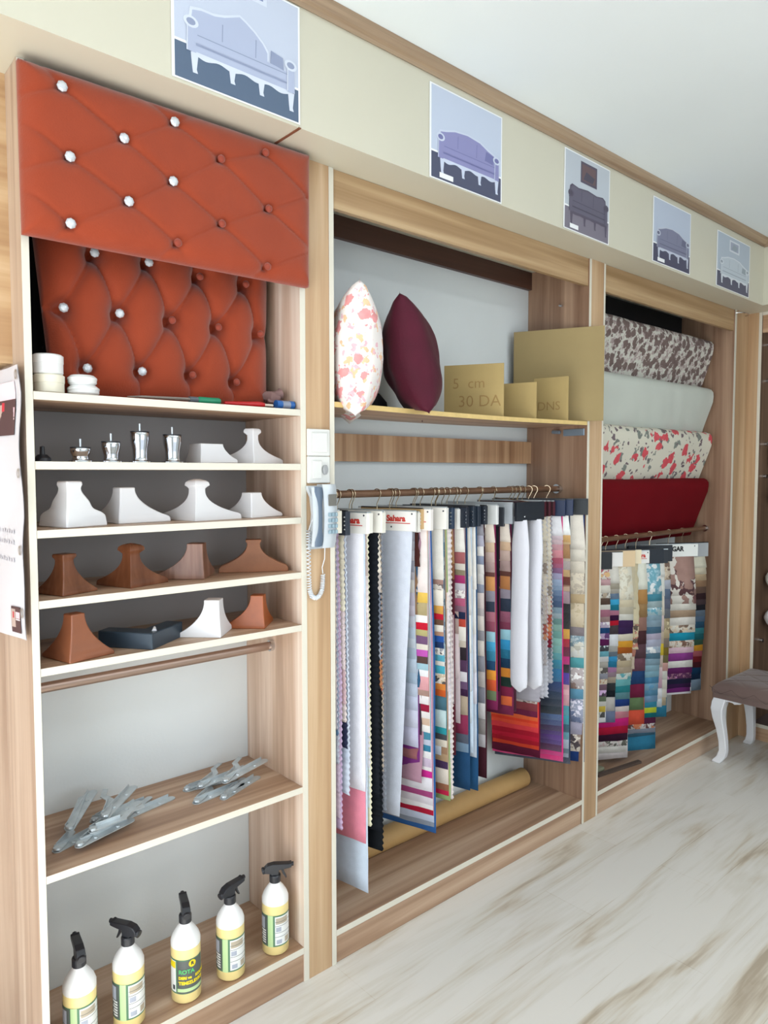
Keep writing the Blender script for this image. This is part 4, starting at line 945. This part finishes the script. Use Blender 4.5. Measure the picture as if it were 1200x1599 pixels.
BOOKS = [
('B',1.308,0,0.270,-0.044,-0.111,'ECE6D6','dots','j',0.003,
 'D9C7BC:-0.298 E6D9CD:-0.404 C9B3B4:-0.511 DCCFD2:-0.609 C6C2CE:-0.708 5C7E9E:-0.727 BFC6D6:-0.816 C9B7CC:-0.906 D3BFD0:-0.985 BFA7C6:-1.025',
 'pale frayed sample book ending in lavender, against the left board of the rail bay'),
('B',1.332,3,0.270,-0.047,-0.119,'2B313D','studs','j',0.003,
 'CFC8B4:-0.220 D8D2BE:-0.350 D5C6C6:-0.527 C8A9AF:-0.636 D8CBC8:-0.695 B9C3D4:-0.815 C6CEDC:-0.921 2A2E48:-0.775',
 'fabric sample book with black studded header and a khaki flap, beside the pale frayed one'),
('B',1.389,14,0.270,-0.055,-0.12,'F0EEE8','logo','w',0.004,
 'ECEBF2:-0.933 E58C9F:-1.103 C6D3E2:-1.262',
 'fabric sample book with long white sheet over pink and pale blue ends, red logo header'),
('B',1.404,12,0.270,-0.055,-0.118,'EDEAE0','dots','j',0.002,
 'B9A9A2:-0.252 DDD0CE:-0.373 D9C9CE:-0.514 CDB6CC:-0.636 DDD2DB:-0.759 D6D4DC:-0.862 D0D9D8:-0.990 DAD6B8:-1.054',
 'fabric sample book with pinked cream and mauve edges between white and black fabrics'),
('B',1.454,12,0.270,-0.051,-0.119,'F0EEE6','dots','j',0.004,
 '14181F:-0.970 101419:-1.033 14181F:-1.086 0F1318:-1.150',
 'fabric sample book of jagged black cloth under a white header'),
('B',1.464,10,0.270,-0.055,-0.12,'E6E2D6','plain','j',0.0035,
 'D5CCBE:-0.247 B9AEA6:-0.308 6F7480:-0.462 8B8F9A:-0.524 A8714E:-0.616 A05A4A:-0.637 C2B3A0:-0.772 BDAE9B:-0.887 8A8A92:-0.982 7B7F88:-1.024',
 'fabric sample book of crumpled taupe and rust strips just right of the black one'),
('B',1.572,17,0.300,-0.057,-0.122,'EFEDE8','malogo','ws',0.004,
 'CDD2DE:-1.088',
 'fabric sample book with one long plain pale grey blue sheet and gold lettered header'),
('B',1.629,14,0.224,-0.062,-0.128,'E4E2DC','plain','n',0.0028,
 'A4A2AC:-0.158 B3B1B8:-0.190 C0BEC4:-0.223 9799A6:-0.261 B8B4BC:-0.287 CFCBC4:-0.330 BFB8C6:-0.373 C6BFCC:-0.410 C0C4D0:-0.449 B3C1D2:-0.488 BFC8D2:-0.519 A6B4C4:-0.558 B4C2D2:-0.606 A9BBCE:-0.645 BBC6D8:-0.689 BFC6DA:-0.737 C9CBDD:-0.799 C6C6DC:-0.867 6E2A6E:-0.978',
 'fabric sample book of grey and blue checks ending in a purple square'),
('B',1.64,14,0.250,-0.051,-0.118,'C2A06E','studs','t',0.0035,
 '4A2420:-0.244 5B2E28:-0.341 8A6A50:-0.406 D3B48A:-0.493 3F6486:-0.591 2E5878:-0.656 59A0B4:-0.733 3A3038:-0.821 8F5A5C:-0.909 A88090:-0.987',
 'fabric sample book of maroon and blue tassel fringes with brown header'),
('B',1.659,17,0.290,-0.052,-0.123,'EFE9E4','logo','',0.0022,
 'E6DAD6:-0.331 E2BC5A:-0.364 B0A078:-0.407 F0EEEE:-0.431 C81C34:-0.455 B7AE78:-0.477 76567A:-0.505 E4DCD0:-0.525 C45AB8:-0.547 5A4440:-0.571 A6CAD8:-0.593 F0F0F2:-0.617 DFA3A8:-0.665 B09084:-0.685 ECE8E8:-0.713 9A1C3C:-0.738 EEEAE8:-0.762 D9BCA6:-0.786 F0EDEA:-0.810 4A8CA4:-0.837 C4CBDE:-0.857 3C84A4:-0.879 F0EEF0:-0.904 CDBCD2:-0.935 F0ECEE:-0.950 CC2A90:-0.975 E0DDE4:-1.024 A84A80:-1.046 DAD4DC:-1.073 EDEBEE:-1.091 B01838:-1.111 BAC4D8:-1.136 8A92A0:-1.154 2C5A94:-1.172',
 'thick fabric sample book with red logo, red yellow and magenta swatches stepping down to blue'),
('B',1.748,15,0.216,-0.054,-0.124,'F2F0EC','dots','n',0.003,
 'EDE9E2:-0.288 E8E4EC:-0.478 E6D2C8:-0.625 DCD9E2:-0.761 C8D0DC:-0.921',
 'thin fabric sample book of narrow white cloth right of the red logo header'),
('B',1.739,17,0.280,-0.05,-0.123,'EEEBE4','dots','',0.0024,
 'DDD9D0:-0.294 A5837A:-0.312 F:DED6CC:5A4A48:6A5A56:-0.330 E8E0D4:-0.385 D6A050:-0.412 C01E34:-0.432 6E5040:-0.452 E4DED4:-0.474 B89078:-0.490 2A58A4:-0.512 243A66:-0.534 F:E6E2DC:404048:8A8A90:-0.557 5AAAC0:-0.579 E8E4DC:-0.597 4AAAC0:-0.624 F:E8E2D8:3A3A3A:B8A890:-0.662 E08A40:-0.682 D0602A:-0.707 4A7080:-0.754 BFD4D6:-0.817 2E98A4:-0.840 4A4E54:-0.863 E4DACA:-0.890 A88468:-0.913 B89A78:-0.940 4A3458:-0.970 E0D4C8:-1.026 A06A50:-1.049 D02850:-1.068 9AB078:-1.084',
 'sample book of grey sprigs, mustard, red and royal blue beside the thin white one'),
('B',1.775,14,0.270,-0.051,-0.124,'26384E','studs','j',0.0045,
 'E8DCD6:-0.400 E2D8DA:-0.535 DCCBD0:-0.693 E0DCE0:-0.830 D8D2DC:-0.944 E4DCD8:-1.024 DCD0CC:-1.082',
 'fabric sample book of long pinked cream and lilac sheets below navy and white stripes'),
('B',1.831,12,0.208,-0.058,-0.128,'F0EEEA','plain','n',0.003,
 'B48A62:-0.251 9A6A4C:-0.307 5A2630:-0.433 C8B0B4:-0.594 D8CCD0:-0.755 6A2A38:-0.942',
 'slim fabric sample book of caramel and maroon strips among cream sheets'),
('B',1.85,12,0.216,-0.057,-0.129,'F2EFE8','plain','n',0.003,
 'C8BEB2:-0.252 D8CEC4:-0.343 B09A94:-0.504 D9C9CB:-0.666 C4B4B8:-0.829',
 'slim fabric sample book with wide white header at the start of the black studded ones'),
('B',1.854,14,0.270,-0.052,-0.124,'141C2A','studs','',0.0026,
 'DCD8D0:-0.210 9A5A5C:-0.251 CFC8BE:-0.273 8A8068:-0.292 A03468:-0.321 C6C0C8:-0.346 F:E4E0DC:50484C:9A8A8E:-0.374 B05A78:-0.401 8A6678:-0.424 202A48:-0.449 B8483A:-0.477 DAD4CC:-0.527 BFB4A6:-0.552 2A2228:-0.598 4E3450:-0.640 D0CCD0:-0.677 6A5070:-0.705 3A2040:-0.732 A89884:-0.802 8A3050:-0.872 5A6070:-0.907 7A94AC:-0.942 1E4468:-1.078',
 'fabric sample book with magenta and dark plum bands ending in a big navy square'),
('B',1.884,13,0.270,-0.05,-0.123,'1E2A38','studs','',0.003,
 'D4D0C8:-0.299 CFCCC8:-0.437 D8D6D0:-0.575 CDD0D4:-0.715 C8D0D8:-0.832 B8C8D8:-0.944',
 'fabric sample book of plain greyish white sheets, left of the pale blue tipped one'),
('B',1.911,13,0.270,-0.049,-0.122,'1A2634','plain','',0.003,
 'E0DCD6:-0.348 DCDAD6:-0.510 D6D4D8:-0.650 D8D4DE:-0.767 C4CEDC:-0.966 1F4A70:-1.089',
 'fabric sample book of white brocade sheets turning pale blue over navy'),
('B',1.967,12,0.208,-0.051,-0.131,'EDEAE0','plain','n',0.003,
 '8A5450:-0.239 D2BEB0:-0.380 DEA860:-0.546 CBBBA6:-0.689 C0B0A0:-0.797 6A2030:-0.905 401820:-1.026',
 'slim fabric sample book showing an orange strip beside the grey checks'),
('B',1.949,15,0.270,-0.05,-0.117,'18202C','studs','',0.0024,
 '8A8890:-0.157 A4A2B0:-0.198 DCD8D4:-0.231 8890A4:-0.261 D8D4D0:-0.296 D0CCC8:-0.334 8A90A0:-0.366 C8BCB8:-0.423 B0A8A8:-0.451 CCC4BC:-0.505 8C8A90:-0.540 C8C0B8:-0.599 84848C:-0.658 B0A8A4:-0.717 7A7A84:-0.777 C8C4C4:-0.836 8C8684:-0.896 B4B0B4:-0.944 3A1420:-1.059',
 'fabric sample book of grey and cream check squares with a dark maroon tail'),
('B',2.009,16,0.270,-0.05,-0.12,'C4C6C6','stripes','',0.0026,
 'D9CCC0:-0.186 CBB096:-0.222 C0A8A0:-0.260 A8908C:-0.297 6A4440:-0.314 C88E58:-0.366 8C8894:-0.407 343C4C:-0.445 A86A78:-0.481 8C4A5C:-0.519 9AC4D2:-0.557 4AA2CC:-0.593 3A82A0:-0.631 24486A:-0.667 E89A3C:-0.704 CF5A34:-0.745 6C7C5C:-0.781 7A2450:-0.817',
 'fabric sample book from tan through blue to orange and maroon, striped header'),
('B',2.089,10,0.200,-0.06,-0.132,'3A3E46','plain','n',0.004,
 '1A1C22:-0.321 15171C:-0.565 181A20:-0.762 5A1A38:-0.831',
 'slim fabric sample book of black strips between the two tan to maroon ones'),
('B',2.093,16,0.280,-0.045,-0.122,'AEB4BA','silver','',0.0026,
 'D9CDC0:-0.189 C4A68A:-0.223 B8A096:-0.261 A08884:-0.300 5E3A34:-0.319 A87044:-0.368 8C8490:-0.404 2C3444:-0.453 8C5468:-0.494 7A3A50:-0.523 9AC8D6:-0.562 3A9ACC:-0.602 2E7898:-0.636 20405E:-0.673 E8943C:-0.709 243A34:-0.746 7E2444:-0.783 D0643C:-0.820 6E2444:-0.857',
 'fabric sample book under shiny grey header, tan to deep blue then orange and wine'),
('B',2.173,10,0.216,-0.104,-0.18,'8C96A4','silver','n',0.003,
 'C0B2AC:-0.527 B8A8A4:-0.727 5A3040:-0.858',
 'slim fabric sample book with low grey header hidden behind white rolls'),
('B',2.321,18,0.210,-0.063,-0.093,'','none','',0.003,
 'DADAE2:-0.823 F:D0C8C4:2A2428:8A6A60:-0.859 8A4048:-0.891 6E2444:-0.917 E8683C:-0.933 E8442C:-0.946 F0563C:-0.962 E04048:-0.983 B01830:-1.004 C01C38:-1.022 A8182C:-1.041 D0442C:-1.057 5A1430:-1.091',
 'fabric sample book of glossy orange and crimson swatches hanging below the white rolls'),
('B',2.271,17,0.270,-0.043,-0.105,'35131C','ribs','j',0.0028,
 'D8CCB8:-0.211 CFC2AE:-0.312 8A7A6C:-0.337 CFC4B4:-0.438 B8ACA0:-0.515 C8BEB2:-0.617 7A7078:-0.642 BDB4B4:-0.745 A8A4AC:-0.843',
 'beige sample book, first of four under maroon headers, beside the white rolls'),
('B',2.295,17,0.270,-0.043,-0.104,'35131C','ribs','j',0.0028,
 'DCD0BC:-0.238 9A8A78:-0.263 D0C4B2:-0.352 C4B8AA:-0.467 8A8084:-0.492 C4BAB0:-0.595 A8A0A0:-0.724 B8B6BE:-0.832',
 'beige sample book, second of four under maroon headers, counting from the white rolls'),
('B',2.325,17,0.270,-0.044,-0.103,'35131C','ribs','j',0.0028,
 'DCD2BE:-0.202 CBBFAC:-0.291 94867A:-0.330 CFC4B4:-0.419 B8AEA6:-0.535 A05A50:-0.574 C08868:-0.600 B0A8A8:-0.703 BFC0C8:-0.833',
 'beige sample book, third of four under maroon headers, counting from the white rolls'),
('B',2.355,17,0.270,-0.045,-0.101,'35131C','ribs','j',0.0028,
 'E0D6C4:-0.268 CFC4B2:-0.384 8E8278:-0.423 C8BCAC:-0.500 9A4A40:-0.539 D08A5C:-0.573 C06048:-0.599 7A2030:-0.636 6A6E74:-0.682 A8A8B0:-0.782',
 'beige sample book, last of four under maroon headers, beside the pink to blue book'),
('B',2.398,26,0.300,-0.042,-0.106,'12264A','dot2','v',0.0018,
 'E2E0E4:-0.187 D8C4CC:-0.203 D6BCC2:-0.221 D09CA4:-0.244 D88E98:-0.276 B05068:-0.299 A85878:-0.317 8A6088:-0.336 A8A4C4:-0.362 A0B4D0:-0.388 8AA0BC:-0.409 6C84A4:-0.430 50688C:-0.451 3A5478:-0.477 8098A8:-0.503 98A8B0:-0.525 6A9490:-0.548 8CB4A8:-0.575 70A49C:-0.606 8CBEB4:-0.638 7CB0AC:-0.667 5CA0A8:-0.696 2E88A4:-0.733 206C98:-0.789 1C3A6C:-0.832 16304E:-0.864 142840:-0.895 122434:-0.928 4A6490:-0.954 405080:-0.978 3A2858:-1.000 4A2A7A:-1.018 5A2E8C:-1.040 503080:-1.059 502050:-1.088 D02080:-1.107 E0187C:-1.128',
 'velvet sample book of pink, blue, navy and violet swatches with a magenta end'),
('B',2.433,28,0.320,-0.04,-0.105,'14284C','dot1','v',0.002,
 'F2F2F0:-0.184 CFA468:-0.213 D9B98C:-0.223 A87C50:-0.281 C8B8A8:-0.292 B0A4A0:-0.326 C8A474:-0.355 6E2E20:-0.387 A07860:-0.397 C8A890:-0.416 A08890:-0.466 141418:-0.506 101014:-0.540 181A1A:-0.572 D8A040:-0.615 B01C34:-0.647 6C1038:-0.687 C02078:-0.721 161020:-0.756 4A3498:-0.807 D8A0A8:-0.828 E8B4BC:-0.850 D8A0AC:-0.874 D49CA4:-0.898 4A9AA8:-0.941 2E98A8:-0.979 1C5A70:-1.011 5A98A8:-1.044 A8B4C4:-1.084 5C7484:-1.103 98A0B4:-1.122 1E2E4C:-1.149',
 'velvet sample book of gold, black, scarlet and purple swatches over pink and teal'),
('B',2.521,30,0.340,-0.042,-0.106,'10181F','dot1','',0.003,
 'E4DCD0:-0.251 E0D8CA:-0.299 DED4C4:-0.350 F:D8CCB8:B4A898:A89C8C:-0.439 C4AC88:-0.477 F:D0C0A6:A49478:B8A88C:-0.577 8E8488:-0.615 F:8CA4B0:D8D0C4:A8B4B8:-0.661 F:DCDCD8:A8A498:C4C0B4:-0.708 5AA4AC:-0.754 F:B8ACAC:806860:E0D8D4:-0.844 6498B4:-0.888 F:9CA0B4:5C6888:C8C4D0:-0.989 A8A4B8:-1.045 F:D8D0C4:3A2E34:8A7870:-1.119 1C3A74:-1.163',
 'last fabric sample book before the upright, cream damask turning teal and grey'),
('C',2.817,60,0.240,-0.056,-0.127,'10181C','dot1','',0.0022,
 'F:E0DAD0:C4A070:A04A58:-0.173 C8A0A4:-0.200 DDD8CC:-0.235 F:E4E2DA:A89884:5A5048:-0.259 5C4A40:-0.288 E4E2DA:-0.312 B07488:-0.344 A88E8C:-0.368 F:C8B8D0:7A4A8A:F0E8F0:-0.394 1F4A7C:-0.421 F:C0A8CC:5A2A6A:F0F0F0:-0.448 5C1850:-0.477 F:4AA0B8:30303A:D0D8DC:-0.504 72B4C4:-0.528 DCDCDC:-0.554 B4B0A8:-0.581 F:DDD8CC:4A4440:A89C8C:-0.608 9A9CA8:-0.635 F:E0D4C0:4A3C38:B08C70:-0.661 7A6070:-0.688 F:6A5070:C8A8D0:3A3440:-0.718 6E7C64:-0.742 DCDAD4:-0.766 D8BC4C:-0.793 F:D4D4D0:3A3A3A:8A8A88:-0.820 E8E8EC:-0.844',
 'sample book of purple and lilac florals with some yellow, under a short black header'),
('C',2.932,58,0.192,-0.058,-0.124,'E6E4E0','dot1','n',0.0022,
 'D8D4CA:-0.202 A8A090:-0.229 B0AAA0:-0.250 6C8098:-0.277 42AEDC:-0.301 1E7C94:-0.328 B87890:-0.352 3A103C:-0.376 C01830:-0.400 4A4044:-0.442 E0E2E6:-0.497 B0B0AC:-0.524 6C7884:-0.548 3A98CC:-0.572 2A7CA0:-0.600 B080A8:-0.624 9A8490:-0.648 A89C8C:-0.676 34383A:-0.712 141C24:-0.746 B8B4B0:-0.813 6A7490:-0.868',
 'narrow sample book with sky blue, red and black swatches left of the tan header'),
('C',2.974,60,0.290,-0.053,-0.129,'D6BC96','dot1','',0.0024,
 'F:DCD8C8:C4BCA8:B0A894:-0.284 D8CCB0:-0.317 C4BCA8:-0.351 DAD8CE:-0.381 3E2452:-0.415 3A2450:-0.445 D8D0BC:-0.479 D89C34:-0.510 A85A20:-0.540 F:E0D8CC:6A5A48:A8987C:-0.574 B8A88C:-0.605 B0A08C:-0.635 F:D4DCD8:4A9098:A8B8B0:-0.666 6CB0B4:-0.697 2A8088:-0.728 5C8890:-0.762 1C3A7C:-0.796 DCD0CC:-0.823 C4808C:-0.854 C82078:-0.895 B01438:-0.932 34102C:-0.966 F:DCD8D4:5A5A50:C0A8A8:-0.994 E0DED8:-1.025 D4CCCC:-1.056',
 'wide sample book under a tan header, cream rose top then purple, gold and crimson'),
('C',3.065,56,0.250,-0.056,-0.123,'E6D8B8','dot1','t',0.004,
 'CFC4A8:-0.339 D0C4A4:-0.413 CDBB94:-0.478 F:CFC0A0:4A3C30:A86858:-0.534 B07868:-0.568 C4B4A0:-0.633 B8A890:-0.689',
 'sample book of rumpled cream brocade behind the tan header book'),
('C',3.148,60,0.250,-0.069,-0.128,'E2E0DC','logo','',0.003,
 'E4E4D6:-0.256 B88A54:-0.325 9C7C54:-0.392 9A7468:-0.458 4A2C30:-0.524 5A4048:-0.594 6E4654:-0.657 20406C:-0.724 6E1C3C:-0.791 5E7450:-0.854 C84E38:-0.928',
 'sample book with tall plain swatches, white to rust, navy, wine, olive and orange'),
('C',3.246,61,0.290,-0.067,-0.137,'121C28','dot1','',0.0024,
 'F:6EA4B4:C4C8C8:88ACB8:-0.287 4A8CA0:-0.323 A4B8BC:-0.355 F:A8C4CC:E0E8E8:5A98AC:-0.393 90ACBC:-0.419 8CA4B4:-0.451 4E7088:-0.483 B8B0C4:-0.515 B0B4C8:-0.551 F:B0C0D0:DCE4E8:88A0B4:-0.583 54788C:-0.612 84A0B0:-0.645 8CB0C0:-0.677 84AEC0:-0.706 5088AC:-0.739 F:7AA4BC:F0F0F0:5088AC:-0.774 5C90B0:-0.803 7498B8:-0.836 3A90AC:-0.865 C4D43C:-0.894 107078:-0.917 5C2044:-0.947 F:D8D4D4:C87850:5A3030:-0.973 8C94A4:-0.996 3E6880:-1.012 2A6E8C:-1.103',
 'sample book of pale blue ogee and striped swatches with lime and a deep teal end'),
('C',3.379,55,0.176,-0.077,-0.145,'1A222C','plain','n',0.0024,
 'E4E4DE:-0.214 E8E8E0:-0.312 E0D8C8:-0.410 DCC8C4:-0.492 C8B8A4:-0.557 E0C440:-0.616 D0BCB0:-0.679 E0C8CC:-0.738 C8A4B4:-0.788 E4E4E8:-0.844 C8D4DC:-0.887',
 'very narrow white and yellow sample book right of the ogee blue one'),
('C',3.382,58,0.240,-0.059,-0.137,'161E28','dot2','',0.0024,
 'F:CFC0AC:6A5244:A8947C:-0.232 B4B8C4:-0.278 64748C:-0.327 6A7084:-0.379 70747C:-0.428 F:B8A888:8A7858:D0C4A0:-0.484 C0AE8C:-0.530 8A7C70:-0.577 84702C:-0.619 78704C:-0.659 D0A098:-0.702 DAD8D0:-0.748 D8D4C8:-0.795 DAD4C8:-0.841 B8A88C:-0.884 28708C:-0.944',
 'sample book of floral beige, slate and olive swatches behind the poppy print'),
('C',3.573,62,0.340,-0.064,-0.128,'E4E6E2','gar','',0.0028,
 'P:E0DAD0:8A6A60:4A2428:-0.332 P:DAD6CC:6A3C3C:8A6A60:-0.376 DEDAD0:-0.410 AC947C:-0.448 E0DCD4:-0.489 F:E0DCD0:6A5444:C8B8A0:-0.530 1C90AC:-0.571 F:E0D8CC:6A4838:B89C84:-0.609 E0C0CC:-0.640 8A3C88:-0.681 E0DED8:-0.719 642460:-0.750 F:5C2858:C080B0:8A5C70:-0.781 20203C:-0.808 3A1848:-0.832 702870:-0.856 E8E8EC:-0.867',
 'widest sample book on the far rail, big brown poppy print under black lettered white header'),
('C',3.72,64,0.320,-0.067,-0.14,'A4A8AC','dot1','',0.0024,
 'D8D4C0:-0.202 D4CCB4:-0.237 C0A888:-0.269 9C7C60:-0.304 70584C:-0.339 3A2428:-0.374 4C3C40:-0.402 24242C:-0.433 687888:-0.465 5A7088:-0.496 2C5470:-0.531 3A8890:-0.563 206870:-0.595 3C5C48:-0.626 D0942C:-0.658 B46068:-0.690 7C2028:-0.721 4C1420:-0.753 103C60:-0.788 102C4C:-0.820 7C90A4:-0.880',
 'last sample book on the far rail, grey header, cream to black, teal and mustard'),
]

for rec in BOOKS: sample_book(rec)
# two puffy white rolls under one card
t = thing('padded_sample', 'two puffy white rolls hanging under a black studded header card', 'fabric sample', (2.165, -.040, 1.392))
obj('header_card', MB().box(-.075, .090, -.006, .006, -.070, 0), plain('card_0D1420', '0D1420', .45), t, bevel=.001)
obj('rivet', MB().lathe([(0, 0), (.0036, 0), (.003, .0016), (0, .002)], n=12, close=False).xf(Matrix.Translation((-.03, -.006, -.054)) @ Matrix.Rotation(pi/2, 4, 'X')), CHROME, t, smooth=True)
for k, (dx, zb, r, seed) in enumerate(((-.030, .680, .038, 0), (.050, .672, .042, 2))):
    pts = []; rs = []; n = 30
    for i in range(n+1):
        v = i/n; pts.append((dx+.005*sin(v*5+seed), .012+.004*sin(v*4), -.066-v*(1.326-zb)))
        rs.append(r*(.72+.28*min(1, v*6))*sqrt(max(.02, 1-max(0, (v-.94)/.06)**2))*(1+.04*noise.noise((v*5, seed, 0))))
    obj('white_roll', MB().tube(pts, rs, 18, sq=(1.0, .5)), plain('plush_white', 'D4D4DC', .85, sheen=.3, bump=.3, bscale=120, var=.02), t, smooth=True)
obj('hanger_hook', MB().tube([(0, .19, .032), (0, .177, .053), (0, .162, .038), (0, .165, .012), (0, .08, .006), (0, 0, 0)], .0016, 6), NICKEL, t, smooth=True)
